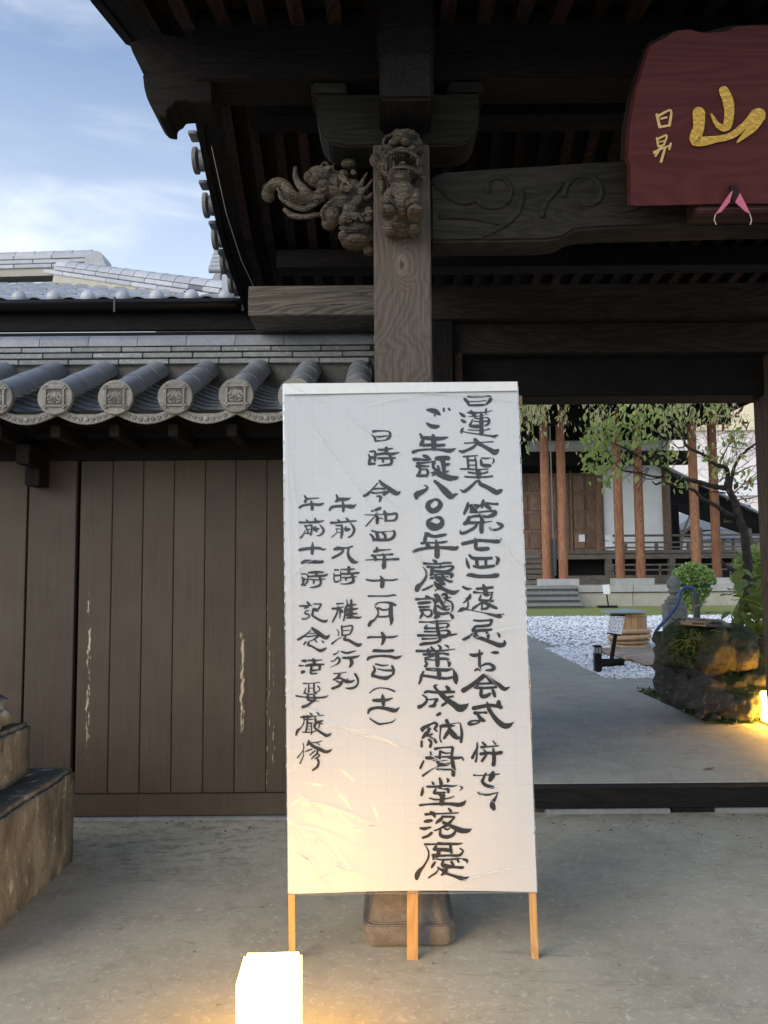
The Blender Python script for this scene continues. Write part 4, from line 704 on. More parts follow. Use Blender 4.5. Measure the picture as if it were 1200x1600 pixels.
btube(bk, ((800,690,.10),(850,660,.11),(900,690,.11),(960,670,.11),(1010,720,.1)), [18,20,18,18,16]); btube(bk, ((790,780,.10),(850,790,.11),(930,790,.10),(1010,770,.09)), [16,18,16,16])
baku = remeshed(bk, 'beast_carving', 'carving', .0032, 1, (.0016, 50), gate, label='carved cloud beasts with curled trunk and tusk on the pillar side')
for i in range(16):
    u = 250+i*17; MB().tube([BP(u, 400+i*3, .055), BP(u+22, 470+i*3, .050)], .0022, 4).obj('carved_groove', 'carving', baku, smooth='all')
for i in range(7): MB().tube(spline([BP(70+i*3, 330+i*18, .035+.004*i), BP(110, 325+i*19, .052), BP(165, 325+i*16, .04)], 3), .0018, 4).obj('carved_groove', 'carving', baku, smooth='all')
tt = MB()
for i in range(4): bball(tt, 842+i*20, 742, .125, 9, 14, .008)
tt.obj('tooth', 'carving', baku, smooth='all')

# ================================================================ PLAQUE
def hit(px, py, y0, z0, k):
    d = CF + CR*((px-600)/FPX) - CU*((py-800)/FPX); tt_ = (y0+k*(EYE.z-z0))/(d.y-k*d.z); return EYE+d*tt_
KP = -.42; PB = lambda px, py, off=0: hit(px, py, 3.17, 3.06, KP)+Vector((0, -.92, -.39))*off
plq = thing('name_plaque', (1.8, 3.1, 3.1), 'dark red wooden name plaque with gilded characters under the gate eaves', 'plaque')
outl = [(982,318),(982,262),(978,249),(981,200),(989,152),(996,128),(1004,100),(1012,78),(1022,72),(1033,67),(1046,58),(1058,55),(1071,54),(1087,59),(1098,60),(1109,58),(1122,58),(1130,56),(1141,50),(1164,48),(1190,48),(1215,46),(1300,44),(1400,46),(1480,52),(1560,70),(1590,120),(1606,200),(1612,316),(1300,316),(1120,317),(990,320)]
def plate(off0, off1, pts): 
    a = [PB(x, y, off0) for x, y in pts]; b_ = [PB(x, y, off1) for x, y in pts]; n = len(pts)
    return MB().add([tuple(p) for p in a+b_], [tuple(range(n)), tuple(range(2*n-1, n-1, -1))]+[(i, (i+1) % n, (i+1) % n+n, i+n) for i in range(n)])
MT['plq'] = wood('dark_red_lacquer', (.070, .016, .017), (.100, .026, .026), 'x', .8, .5, .25, crackamt=.1)
MT['plqd'] = wood('dark_plaque_edge', (.018, .010, .012), (.035, .018, .02), 'x', 1., .6, .4)
plate(0, .05, outl).obj('board', 'plq', plq, bevel=.006)
plate(-.07, -.002, [(976,249),(979,200),(987,152),(995,124),(1004,96),(1015,66),(1035,55),(1060,46),(1100,50),(1140,40),(1200,38),(1480,40),(1600,70),(1620,200),(1620,250)]).obj('backing_board', 'plqd', plq)
def ribbon(mb, s_, proj, off0=0., step=.00006, kk=4, capn=4):
    for si, st in enumerate(s_.split(';')):
        P_ = [tuple(float(q) for q in p.split(',')) for p in st.split()]; P3 = spline([Vector(p) for p in P_], kk); off = off0+si*step
        c = [proj(p.x, p.y) for p in P3]; n = len(c); L = []; Rr = []
        for i in range(n):
            d = (Vector(c[min(i+1, n-1)])-Vector(c[max(i-1, 0)])); d = d.normalized() if d.length > 0 else Vector((1, 0)); nv = Vector((-d.y, d.x)); hw = max(.2, P3[i].z)*.5*proj.k*(1+.06*random.uniform(-1, 1))
            L.append(Vector(c[i])+nv*hw); Rr.append(Vector(c[i])-nv*hw)
        vs = L+Rr; fs = [(i, i+1, n+i+1, n+i) for i in range(n-1)]
        for e, sgn in ((0, -1), (n-1, 1)):
            a_ = vs[e]; b_ = vs[n+e]; cc = (a_+b_)/2; h = (a_-cc); dd = Vector((h.y, -h.x))*sgn; o = len(vs)
            vs += [cc+h*cos(pi*q/(capn+1))+dd*sin(pi*q/(capn+1)) for q in range(1, capn+1)]; fs.append(tuple([e]+list(range(o, o+capn))+[n+e]))
        mb.add([proj.lift(v, off) for v in vs], fs)
class PlProj:
    k = 10/4.704*3.05/1202
    def __call__(s, u, v): return Vector((960+u*10/4.704, 40+v*10/4.704))*1.
    def lift(s, v, off): return tuple(PB(v.x, v.y, off))
pp_ = PlProj(); pp_.k = 10/4.704
for i, g_ in enumerate(GOLD):
    mb = MB(); ribbon(mb, g_, pp_, .0535 if i else .056, .0001, 5)
    me = mb.mesh('gilded_character', 'gold2' if i else 'gold'); o = link('gilded_character', me, plq)
    sm = o.modifiers.new('thick', 'SOLIDIFY'); sm.thickness = .006 if i == 0 else .0022; sm.offset = 0
    o['label'] = ['large gilded mountain character', 'small gold brushed character', 'lower small gold brushed character'][i]
# pink folded paper ornament under the plaque
orn = thing('folded_paper_ornament', (1.45, 3.0, 3.1), 'pink folded paper ornament with white threads below the red plaque', 'ornament')
for pts_ in ([(1131,300),(1127,304),(1105,336),(1113,333),(1126,318)], [(1142,304),(1146,312),(1158,336),(1150,332),(1135,318)]):
    plate(.085, .09, pts_).obj('pink_fold', 'pink', orn)
plate(.06, .083, [(1129,292),(1137,290),(1142,300),(1140,318),(1132,316)]).obj('knot', 'plqd', orn)
for a, b_, c_ in (((1105,336),(1103,345),(1106,352)), ((1157,335),(1160,345),(1158,352))): MB().tube([PB(*a, .087), PB(*b_, .087), PB(*c_, .087)], .0022, 5).obj('thread', 'cord', orn)

# ================================================================ NOTICE BANNER
KB = .0322; BY = 3.075; BZ = .25
def BN(px, py, off=0): return hit(px, py, BY, BZ, KB)+Vector((0, -off, 0))
ban = thing('notice_banner', (.09, 3.07, 0), 'tall white handwritten Japanese notice board wrapped in clear plastic on wooden legs', 'notice board')
m, t, b = newmat('graph_paper'); MT['paper'] = m
tcn = nn(t, 'ShaderNodeTexCoord'); sp = nn(t, 'ShaderNodeSeparateXYZ'); t.links.new(tcn.outputs['Object'], sp.inputs[0])
gl = None
for ax in ('X', 'Z'):
    for s_, wd, am in ((13.7, .016, .55), (41.1, .03, .16)):
        q = math_(t, 'FRACT', math_(t, 'MULTIPLY', sp.outputs[ax], s_)); q = math_(t, 'MULTIPLY', mr(t, q, wd*2, wd), am); gl = q if gl is None else math_(t, 'MAXIMUM', gl, q)
n0 = noi(t, coords(t, (1, 1, 1), False), 2.2, 3)
gl = math_(t, 'MULTIPLY', gl, mr(t, n0, .35, .6, .35, 1.)); pc = mixc(t, gl, (.51, .52, .52), (.37, .40, .44))
t.links.new(pc, b.inputs['Base Color']); b.inputs['Roughness'].default_value = .85
bc = ((443, 601), (808, 598), (839, 1394), (450, 1397))
def bil(u, v): 
    a = Vector(bc[0])*(1-u)+Vector(bc[1])*u; c = Vector(bc[3])*(1-u)+Vector(bc[2])*u; q = a*(1-v)+c*v
    q.y += 3.0*sin(u*pi)*v*(-1) * 1.3 if v > .97 else 0; return q
NU, NV = 40, 90; vs = []; random.seed(3)
for j in range(NV+1):
    for i in range(NU+1):
        u, v = i/NU, j/NV; q = bil(u, v); p = BN(q.x, q.y); e = min(u, 1-u, v, 1-v)
        wv = mnoise.fractal(Vector((u*3, v*6, 0)), 1., 2., 3)*.004; vs.append((p.x, p.y+wv, p.z))
fs = [(j*(NU+1)+i, j*(NU+1)+i+1, (j+1)*(NU+1)+i+1, (j+1)*(NU+1)+i) for j in range(NV) for i in range(NU)]
sheet = MB().add(vs, fs).obj('paper_sheet', 'paper', ban, smooth='all', label='white paper with a faint grid, brushed Japanese text and warm light near its foot')
class BnProj:
    k = .75
    def __init__(s, ox, oy): s.o = Vector((ox, oy))
    def __call__(s, u, v): return s.o+Vector((u, v))*.75
    def lift(s, v, off):
        u_, v_ = (v.x-444)/380, (v.y-600)/796; p = BN(v.x, v.y, off); p.y += mnoise.fractal(Vector((u_*3, v_*6, 0)), 1., 2., 3)*.004; return tuple(p)
for ox, oy, chars in INK:
    for c_ in chars:
        mb = MB(); ribbon(mb, c_, BnProj(ox, oy), .0022, .00005, 4, 3); me = mb.mesh('written_character', 'ink'); link('written_character', me, sheet)
# clear plastic wrap with creases
m, t, b = newmat('clear_plastic'); MT['film'] = m; t.nodes.remove(b)
tb = nn(t, 'ShaderNodeBsdfTransparent'); gb = nn(t, 'ShaderNodeBsdfGlossy', Roughness=.20); fr = nn(t, 'ShaderNodeFresnel', IOR=1.5); gb.inputs[0].default_value = (.95, .97, 1, 1)
v = coords(t, (1, 1, 1), False); w1 = noi(t, v, 5, 5, .6, 1.2); w2 = noi(t, v, 26, 5, .7, 1.5); 
bn = nn(t, 'ShaderNodeBump', Strength=.30, Distance=.012); t.links.new(math_(t, 'ADD', w1, math_(t, 'MULTIPLY', w2, .22)), bn.inputs['Height'])
t.links.new(bn.outputs[0], gb.inputs['Normal'])
sp = nn(t, 'ShaderNodeMixShader'); t.links.new(math_(t, 'MULTIPLY', fr.outputs[0], .75), sp.inputs[0]); t.links.new(tb.outputs[0], sp.inputs[1]); t.links.new(gb.outputs[0], sp.inputs[2]); t.links.new(sp.outputs[0], t.nodes['Material Output'].inputs[0])
CRS = [((452,612),(612,832),5,.9),((452,600),(640,720),4,.6),((640,850),(740,1000),5,.9),((560,1130),(830,1290),3,.3),((515,1130),(640,1165),6,1.),((470,1250),(600,1290),4,.8),((455,1100),(530,1140),4,.6),((700,1000),(800,1100),3,.5),((730,780),(830,920),4,.8),((470,1330),(520,1390),5,1.),((480,1300),(540,1360),5,1.),
       ((452,700),(470,980),4,.5),((446,640),(452,1200),3,.5),((640,615),(800,628),4,.8),((560,640),(700,612),3,.5),((600,860),(650,940),4,.7),((700,1010),(835,975),3,.4),((452,1385),(560,1350),3,.5),((720,1250),(790,1225),3,.4),((500,1345),(590,1375),3,.8),((690,1385),(830,1350),3,.6),((560,760),(640,800),4,.6),((452,905),(500,870),3,.6),((640,1165),(720,1210),4,.5)]
NU, NV = 190, 400; g_u, g_v = np.meshgrid(np.linspace(-.006, 1.006, NU+1), np.linspace(-.003, 1.004, NV+1)); 
A_ = [np.array(c_, float) for c_ in bc]; Q = (A_[0]*(1-g_u[..., None])+A_[1]*g_u[..., None])*(1-g_v[..., None])+(A_[3]*(1-g_u[..., None])+A_[2]*g_u[..., None])*g_v[..., None]
H_ = np.zeros(g_u.shape)
for a_, b_, wd, h in CRS:
    a_ = np.array(a_, float); b_ = np.array(b_, float); d = b_-a_; L_ = np.linalg.norm(d); d /= L_; r_ = Q-a_; s_ = r_@d; dist = np.abs(r_@np.array([-d[1], d[0]])+5*np.sin(s_/L_*4)); f_ = np.clip(np.minimum(s_, L_-s_)/18, 0, 1); H_ += .0035*h*f_*np.exp(-(dist/(wd*.7))**2)
ex = np.minimum(g_u, 1-g_u); 
for j in range(0, 70):
    v0 = RNG.uniform(0, 1); sd_ = RNG.choice([0, 1]); ln = RNG.uniform(.02, .09); sl_ = RNG.uniform(-.4, .4); xx = g_u if sd_ == 0 else 1-g_u
    H_ += .003*np.clip(1-xx/ln, 0, 1)*np.exp(-(((g_v-v0)-sl_*xx)/.0035)**2)
for j in range(34):
    u0, v0 = RNG.uniform(.03, .38), RNG.uniform(.76, .99); a = RNG.uniform(-.3, 1.2); l_ = RNG.uniform(.02, .08); du = g_u-u0; dv = (g_v-v0)*2.1; s_ = du*cos(a)+dv*sin(a); q_ = -du*sin(a)+dv*cos(a)
    H_ += .003*np.exp(-(s_/l_)**2-(q_/.006)**2)
fv = np.array([BN(x, y, .0065)[:] for x, y in Q.reshape(-1, 2)]); nz = np.array([mnoise.fractal(Vector((a*4, b__*8, 5)), 1., 2., 3) for a, b__ in zip(g_u.ravel(), g_v.ravel())])
fv[:, 1] -= H_.ravel()+nz*.0025; ed = np.minimum.reduce([g_u+.006, 1.006-g_u, g_v+.003, 1.004-g_v]).ravel(); fv[:, 1] += np.where(ed < .004, .012, 0)
ii = np.arange(NU)[None]+np.arange(NV)[:, None]*(NU+1); ff = np.stack([ii, ii+1, ii+NU+2, ii+NU+1], -1).reshape(-1, 4)
link('plastic_cover', npmesh('plastic_cover', fv, ff, 'film', True), ban, label='clear creased plastic sheet stretched over the paper')
m, t, b = newmat('plastic_crease_glint'); MT['crease_glint'] = m; b.inputs['Base Color'].default_value = (.75, .76, .76, 1); b.inputs['Roughness'].default_value = .25
tb = nn(t, 'ShaderNodeBsdfTransparent'); sm_ = nn(t, 'ShaderNodeMixShader'); t.links.new(mr(t, noi(t, coords(t, (1, 1, 1), False), 9, 4, .6), .35, .65, .08, .55), sm_.inputs[0]); t.links.new(tb.outputs[0], sm_.inputs[1]); t.links.new(b.outputs[0], sm_.inputs[2]); t.links.new(sm_.outputs[0], t.nodes['Material Output'].inputs[0])
for a_, b_, wd, h in CRS:
    n_ = 9; P_ = []
    dx, dy = b_[0]-a_[0], b_[1]-a_[1]; L_ = sqrt(dx*dx+dy*dy)
    for i in range(n_): f_ = i/(n_-1); o_ = 4*sin(f_*pi)*(1 if wd > 4 else -1)+random.uniform(-.8, .8); P_.append(BN(a_[0]+dx*f_-dy/L_*o_, a_[1]+dy*f_+dx/L_*o_, .0105))
    r_ = .0011+.0009*h; MB().tube(spline(P_, 3), [r_*(.25+.75*sin(pi*i/24)) for i in range(25)], 5).obj('crease_glint', 'crease_glint', ban, smooth='all')  # pale ribbons laid along the creases as painted highlights
# top fold, legs and rails
a, b_, c_, d_ = BN(443, 600), BN(808, 597), BN(808, 611), BN(443, 617)
fold = MB().add([tuple(p+Vector((0, o, 0))) for o in (-.0085, -.0075) for p in (a, b_, c_, d_)], [(0, 1, 2, 3), (7, 6, 5, 4), (0, 4, 5, 1), (1, 5, 6, 2), (2, 6, 7, 3), (3, 7, 4, 0)]).obj('top_hem', plain('milky_fold', (.72, .72, .70), .35), ban)
def leg(pt, pb, w_):
    p0 = BN(*pt)+Vector((0, .016, 0)); p1 = atz(*pb, 0); p1.y = BY-KB*BZ+.016; d = (p1-p0)
    q = []
    for p in (p0, p1): q += [(p.x-w_/2, p.y, p.z), (p.x+w_/2, p.y, p.z), (p.x+w_/2, p.y+.02, p.z), (p.x-w_/2, p.y+.02, p.z)]
    MB().add(q, [(3, 2, 1, 0), (4, 5, 6, 7), (0, 1, 5, 4), (1, 2, 6, 5), (2, 3, 7, 6), (3, 0, 4, 7)]).obj('leg', 'tan_z', ban, bevel=.0015)
leg((449, 606), (455.5, 1506), .026); leg((645, 606), (645, 1505), .043); leg((803, 606), (839, 1505), .027)
for py in (625, 1000, 1380): p = BN(450, py); q = BN(806+py*.02, py); MB().box(p.x, q.x, p.y+.038, p.y+.058, p.z-.02, p.z+.02).obj('cross_rail', 'tan_z', ban, bevel=.002)

# ================================================================ LAMPS (lit)
def lampmat(name, st, c, s, h, rz):     # shade glows strongest in mid-panel, weaker at its framed edges
    m, t, b = newmat(name); b.inputs['Base Color'].default_value = (.85, .8, .7, 1); b.inputs['Emission Color'].default_value = (1, .50, .06, 1)
    tcn = nn(t, 'ShaderNodeTexCoord'); mp_ = nn(t, 'ShaderNodeMapping'); mp_.vector_type = 'TEXTURE'; mp_.inputs['Location'].default_value = c; mp_.inputs['Rotation'].default_value = (0, 0, rz); t.links.new(tcn.outputs['Object'], mp_.inputs['Vector'])
    sp = nn(t, 'ShaderNodeSeparateXYZ'); t.links.new(mp_.outputs[0], sp.inputs[0]); ed = []
    for k, hh in (('X', s/2), ('Y', s/2), ('Z', h/2)): ed.append(math_(t, 'SUBTRACT', hh, math_(t, 'ABSOLUTE', math_(t, 'SUBTRACT', sp.outputs[k], h/2 if k == 'Z' else 0.))))
    # second smallest distance = distance to the nearest edge of the box on the face being shaded
    mn = math_(t, 'MINIMUM', math_(t, 'MINIMUM', math_(t, 'MAXIMUM', ed[0], ed[1]), math_(t, 'MAXIMUM', ed[1], ed[2])), math_(t, 'MAXIMUM', ed[0], ed[2]))
    g = mr(t, mn, .002, .045); g = math_(t, 'POWER', g, 1.6); stn = math_(t, 'ADD', math_(t, 'MULTIPLY', g, st), 16.0)
    t.links.new(stn, b.inputs['Emission Strength']); return m
def lantern(name, c, s, h, st, label, rz=0):
    o = thing(name, (c[0], c[1], c[2]), label, 'lantern', 'lit floor lanterns')
    M_ = Matrix.Translation((c[0], c[1], 0)) @ Matrix.Rotation(rz, 4, 'Z')
    MB().box(-s/2, s/2, -s/2, s/2, c[2]+.022, c[2]+h, M_).obj('glowing_shade', lampmat('lantern_glow', st, c, s, h, rz), o, bevel=.010, seg=4, smooth=True) if False else link('glowing_shade', MB().box(-s/2, s/2, -s/2, s/2, c[2]+.022, c[2]+h, M_).mesh('glowing_shade', lampmat('lantern_glow', st, c, s, h, rz), .010, True, 4), o)
    MB().box(-s/2-.006, s/2+.006, -s/2-.006, s/2+.006, c[2], c[2]+.021, M_).obj('base', 'tan_z', o, bevel=.003)
    return o
lantern('floor_lantern', (-.347, 2.37, 0), .176, .335, 11.0, 'glowing white box lantern on the concrete in front of the banner', radians(2))
lantern('floor_lantern', (3.33, 6.70, YD), .165, .27, 45.0, 'glowing box lantern beside the boulders, cut by the right edge')
# ================================================================ LEFT STONES
def rockbox(x0, x1, y0, y1, z0, z1, rz=0):
    mb = MB(); n = 14; M_ = Matrix.Rotation(rz, 4, 'Z')
    bm = bmesh.new(); bmesh.ops.create_cube(bm, size=1); bmesh.ops.scale(bm, vec=(x1-x0, y1-y0, z1-z0), verts=bm.verts); bmesh.ops.translate(bm, vec=((x0+x1)/2, (y0+y1)/2, (z0+z1)/2), verts=bm.verts)
    bmesh.ops.bevel(bm, geom=list(bm.edges), offset=.018, segments=2, affect='EDGES'); bmesh.ops.subdivide_edges(bm, edges=bm.edges, cuts=12, use_grid_fill=True)
    for v in bm.verts: v.co += v.normal*0 + Vector(mnoise.noise_vector(v.co*5))*.008+Vector(mnoise.noise_vector(v.co*18))*.004
    me = bpy.data.meshes.new('r'); bm.to_mesh(me); bm.free(); me.materials.append(MT['plinth']); me.polygons.foreach_set('use_smooth', [True]*len(me.polygons)); return me
setp(link('stone_plinth', rockbox(-3.1, -1.635, 2.9, 4.15, -.03, .475)), 'lichen-stained stone plinth at the left edge, lower step', 'stone block')
setp(link('stone_block', rockbox(-3.0, -1.80, 3.1, 3.98, .478, .745)), 'upper lichen-spotted stone block resting on the plinth', 'stone block')
mb = MB()
for c, r in (((-1.96, 3.80, .80), (.13, .14, .06)), ((-1.93, 3.85, .86), (.08, .1, .04)), ((-2.02, 3.78, .92), (.09, .1, .10)), ((-1.90, 3.72, .78), (.06, .08, .035)), ((-2.03, 3.8, 1.06), (.07, .08, .07))): mb.ball(c, r, 12, 8)
setp(remeshed(mb, 'rugged_rock', 'plinth', .012, 1, (.028, 9)), 'flaky lichen-grey rock standing on the upper stone block', 'rock')

# ================================================================ NEIGHBOUR HOUSE (behind the wall)
hs = thing('tiled_house', (-4, 9, 0), 'low house behind the wall with pale grey wavy tiles and dark gutter', 'house')
EY, EZ, RY, RZ = 7.0, 4.03, 9.7, 5.22; sl2 = atan2(RZ-EZ, RY-EY)
MB().box(-12, -1.25, 7.55, 12, 0, 3.70).obj('wall', 'dark_x', hs); MB().box(-12, -1.0, 7.0, 7.7, 3.66, 3.72).obj('soffit', 'dark_x', hs)
MB().box(-12, -.98, 7.0, 7.05, 3.74, 3.96).obj('fascia', 'dark_x', hs)
mb = MB(); P = [(6.935+.085*cos(a), 3.985+.085*sin(a)) for a in np.linspace(pi, 2*pi, 9)]; n = len(P)
mb.add([(x, y, z) for x in (-12, -1.0) for y, z in P], [(i, i+1, i+1+n, i+n) for i in range(n-1)]); g_ = mb.obj('gutter', 'gutter', hs, smooth='all'); q = g_.modifiers.new('s', 'SOLIDIFY'); q.thickness = .006
for x in (-3.55, -2.45, -1.28): MB().box(x, x+.018, 6.84, 6.86, 3.86, 4.0).obj('gutter_strap', 'gutter', hs)
MB().add([(-12, EY+.05, EZ-.05), (-1.1, EY+.05, EZ-.05), (-4.0, RY, RZ-.05), (-12, RY, RZ-.05)], [(0, 1, 2, 3)]).obj('roof_slope', 'tilefar', hs)
MB().add([(-1.1, EY+.05, EZ-.05), (-1.1, 12.3, EZ-.05), (-4.0, RY, RZ-.05)], [(0, 1, 2)]).obj('hip_slope', 'tilefar', hs)
W_ = .32; P = [(x, .028*sin(x/W_*2*pi+.6)) for x in np.linspace(0, W_+.02, 11)]
tm = slab(P, 0, .32, .018).mesh('roof_tile', 'tilefar', smooth=True); ballm = MB().ball((0, 0, 0), (.068, .05, .068), 16, 10).mesh('eave_end_ball', 'tilefar', smooth='all')
x0 = at(32, 471, 7.0).x-W_*8
for k in range(17):
    xb = x0+k*W_
    if xb < -1.3: link('eave_end_ball', ballm, hs, loc=(xb, EY-.03, EZ+.015))
    for r in range(11):
        y = EY-.02+r*.262; z = EZ+.02+(y-EY)*(RZ-EZ)/(RY-EY)
        xm = -1.25-(y-EY)*(2.9/(RY-EY))
        if xb+.09+W_ > xm+.1 or y > RY-.1: continue
        link('roof_tile', tm, hs, loc=(xb+.09+random.uniform(-.003, .003), y, z), rot=(sl2-.05, 0, 0))
def ridge(p0, p1, n, rows, w0, name_m=('tilefar', 'tilefar'), capr=.10, mort=.10, rh=.055):
    p0, p1 = Vector(p0), Vector(p1); d = p1-p0; L = d.length; q = d.to_track_quat('X', 'Z'); M_ = Matrix.LocRotScale(p0, q, None); s = L/n
    MB().box(0, L, -w0*.42, w0*.42, -mort, .0, M_).obj('ridge_mortar', 'mortar', hs)
    rt = MB().box(.003, s*2-.003, -w0/2, w0/2, 0, rh-.008).mesh('ridge_tile', name_m[0], .006)
    for r in range(rows):
        k = -(r % 2)
        while k*s < L-.05:
            a = max(0, k*s); 
            link('ridge_tile', rt, hs, loc=M_ @ Vector((a, 0, r*rh)), rot=q.to_euler()); k += 2
    ct = MB(); P = [(capr*cos(a), capr*.9*sin(a)) for a in np.linspace(pi, 0, 11)]
    ct.add([(0, y, z) for y, z in P]+[(s*1.06, y*.94, z*.94) for y, z in P], [(i, i+11, i+12, i+1) for i in range(10)]+[tuple(range(11)), tuple(range(21, 10, -1)), (0, 10, 21, 11)]); cm_ = ct.mesh('ridge_cap', name_m[1], smooth=True)
    for k in range(n): link('ridge_cap', cm_, hs, loc=M_ @ Vector((k*s, 0, rows*rh)), rot=q.to_euler())
ridge(at(355, 472, 7.3), at(95, 432, 9.6), 13, 2, .22)
p = at(360, 448, 7.25); MB().box(p.x-.07, p.x+.05, 7.18, 7.26, p.z-.10, p.z+.10).obj('ridge_end_tile', 'tilefar', hs, bevel=.008)
ridge(at(146, 422, 9.95), at(-500, 440, 9.95), 22, 3, .26, rh=.06)
p = at(155, 412, 9.95); mb = MB().prism([(p.x-.13, p.z-.16)]+[(p.x-.01+.13*cos(a), p.z+.0+.12*sin(a)) for a in np.linspace(pi, 0, 9)]+[(p.x+.16, p.z-.10)], 9.8, 10.1); mb.obj('ridge_ornament', 'tilefar', hs, bevel=.01)
# distant temple roof verge seen between house and gate
tr = thing('distant_temple_roof', (-3.5, 16, 0), 'far pale tiled gable rising behind the gate roof edge', 'roof')
pts_ = [at(388, 470, 16), at(322, 452, 16), at(335, 425, 16), (at(340, 400, 16)), at(347, 372, 16), at(400, 372, 16)]
MB().prism([(p.x, p.z) for p in pts_], 16.05, 19).obj('roof_body', 'tilefar', tr)
vt2 = MB().cyl((0, -.2, 0), .075, .35, 10, 'x').mesh('verge_tile', 'tilefar', smooth=True)
for i, (px_1, py_1) in enumerate(((337, 371), (340, 380), (343, 388), (341, 397), (338, 403), (336, 409), (334, 415), (332, 421), (330, 427))): link('verge_tile', vt2, tr, loc=at(px_1, py_1, 15.9))
for i in range(5): a, b_ = at(350+i*6, 376+i*5, 15.9), at(346+i*7, 440+i*3, 15.9); MB().tube([a, b_], .035, 6).obj('tile_row', 'tilefar', tr, smooth='all')

# ================================================================ TEMPLE HALL
hall = thing('temple_hall', (9, 30, YD), 'large temple hall with orange-brown round pillars on a stone platform', 'temple hall')
MB().box(2.6, 34, 27.3, 60, 0, .885).obj('platform', 'platform', hall)
sm_ = MB().box(0, 1.93, 0, .12, 0, .47).mesh('platform_slab', 'platform', .006); cm_ = MB().box(0, 1.93, 0, .24, 0, .24).mesh('coping_slab', 'granite', .008)
for k in range(12): link('platform_slab', sm_, hall, loc=(6.78+k*1.95, 27.18, YD)); link('coping_slab', cm_, hall, loc=(6.78+k*1.95, 27.10, .66))
for i in range(4):
    MB().box(2.7, 6.62+.02*i, 25.9+i*.33, 27.4, YD+(i+1)*.183-.10, YD+(i+1)*.183).obj('step', 'greystone', hall, bevel=.012); MB().box(2.7, 6.60+.02*i, 25.96+i*.33, 27.4, YD+i*.183-.02, YD+(i+1)*.183-.10).obj('riser', 'mud', hall)  # dark riser colour stands in for shade lines under the nosings
for a, b_ in ((5.52, 6.90), (8.17, 9.57), (10.9, 12.5)): MB().box(a, b_, 27.35, 28.0, .885, 1.13).obj('pillar_base', 'granite', hall, bevel=.015)
for x in (5.83, 6.42, 8.46, 9.20, 11.20, 11.93): MB().cyl((x, 27.68, 1.13), .165, 6.3, 24, 'z', .155).obj('round_pillar', 'hallpillar', hall, smooth=True)
MB().box(4.4, 6.75, 30.6, 31.0, .885, 2.05).obj('stair_side', 'hallgrey', hall)
for k in range(6): MB().box(4.4, 6.2, 29.0+k*.3, 30.0+k*.3, .9+k*.2, 1.07+k*.2).obj('wooden_step', 'hallgrey', hall, bevel=.01)
MB().box(3.5, 16.2, 31.0, 33.2, 2.08, 2.215).obj('verandah_floor', 'hallgrey', hall, bevel=.01); MB().box(6.7, 16.0, 31.06, 31.2, 1.86, 2.07).obj('verandah_beam', 'hallgrey', hall, bevel=.01)
MB().box(3.0, 20, 32.0, 32.1, .89, 2.05).obj('painted_void_sheet', 'void_shade', hall)  # near-black sheet painted as the shade below the verandah
for x in (9.05, 11.6, 14.2): MB().box(x-.12, x+.12, 31.05, 31.3, .89, 1.86).obj('verandah_post', 'hallgrey', hall, bevel=.01)
for z, th in ((2.80, .045), (2.52, .035), (2.32, .035)): MB().box(8.7 if z < 2.8 else 8.6, 16.1, 31.08, 31.08+th*1.6, z-th, z+th).obj('handrail', 'hallgrey', hall, bevel=.01)
for x in (9.75, 11.0, 12.3, 13.7, 15.0, 16.0):
    MB().box(x-.06, x+.06, 31.06, 31.18, 2.215, 2.48).obj('rail_post', 'hallgrey', hall, bevel=.008)
MB().box(12.55, 12.85, 31.0, 31.3, 2.2, 3.1).obj('newel_post', 'hallgrey', hall, bevel=.02)
for z in (1.62, 1.42): MB().box(8.7, 15, 29.6, 29.66, z-.03, z+.03).obj('lower_rail', 'hallgrey', hall)
for k in range(7): MB().box(8.75+k*.9, 8.81+k*.9, 29.6, 29.66, .89, 1.6).obj('lower_rail_post', 'hallgrey', hall)
MB().box(6.8, 12.0, 29.8, 29.9, .89, 1.22).obj('low_wall', 'hallgrey', hall)
MB().box(2.0, 12.3, 33.1, 33.3, 2.2, 7.4).obj('back_wall', 'dark_x', hall)
MB().box(9.45, 11.98, 33.0, 33.09, 2.215, 6.3).obj('plaster_panel', 'plaster', hall); MB().box(9.45, 11.98, 32.96, 33.0, 4.9, 5.2).obj('dark_lintel', 'dark_x', hall) if False else None
MB().box(6.0, 11.9, 31.8, 31.9, 6.35, 6.95).obj('plaster_frieze', 'plaster', hall); MB().box(2.0, 12.6, 31.6, 31.78, 5.75, 6.33).obj('tie_beam', 'dark_x', hall)
for x in (9.28, 12.15): MB().cyl((x, 33.0, 2.215), .17, 5, 16).obj('wall_pillar', 'hallwood', hall, smooth=True)
for x0_ in (4.4, 5.62, 6.84, 8.06):
    d_ = MB().box(x0_, x0_+1.18, 33.02, 33.08, 2.25, 5.6).obj('panel_door', 'hallwood', hall)
    for k in range(4):
        for j in range(2): MB().box(x0_+.08+j*.55, x0_+.56+j*.55, 32.99, 33.018, 2.35+k*.82, 3.05+k*.82).obj('door_panel', 'hallwood', d_, bevel=.02)
for x in (5.55, 6.78, 8.02): MB().box(x, x+.06, 32.95, 33.02, 2.22, 5.7).obj('door_frame', 'hallwood', hall)
p = at(909, 841, 31.0); MB().box(p.x-.12, p.x+.12, 30.98, 31.0, p.z-.14, p.z+.14).obj('paper_notice', 'board', hall)
for yy in (0, .28): p = at(951, 840, 31.0); MB().box(p.x-.15, p.x+.15, 30.98, 31.0, p.z-.09-yy, p.z+.11-yy).obj('paper_notice', 'board', hall)
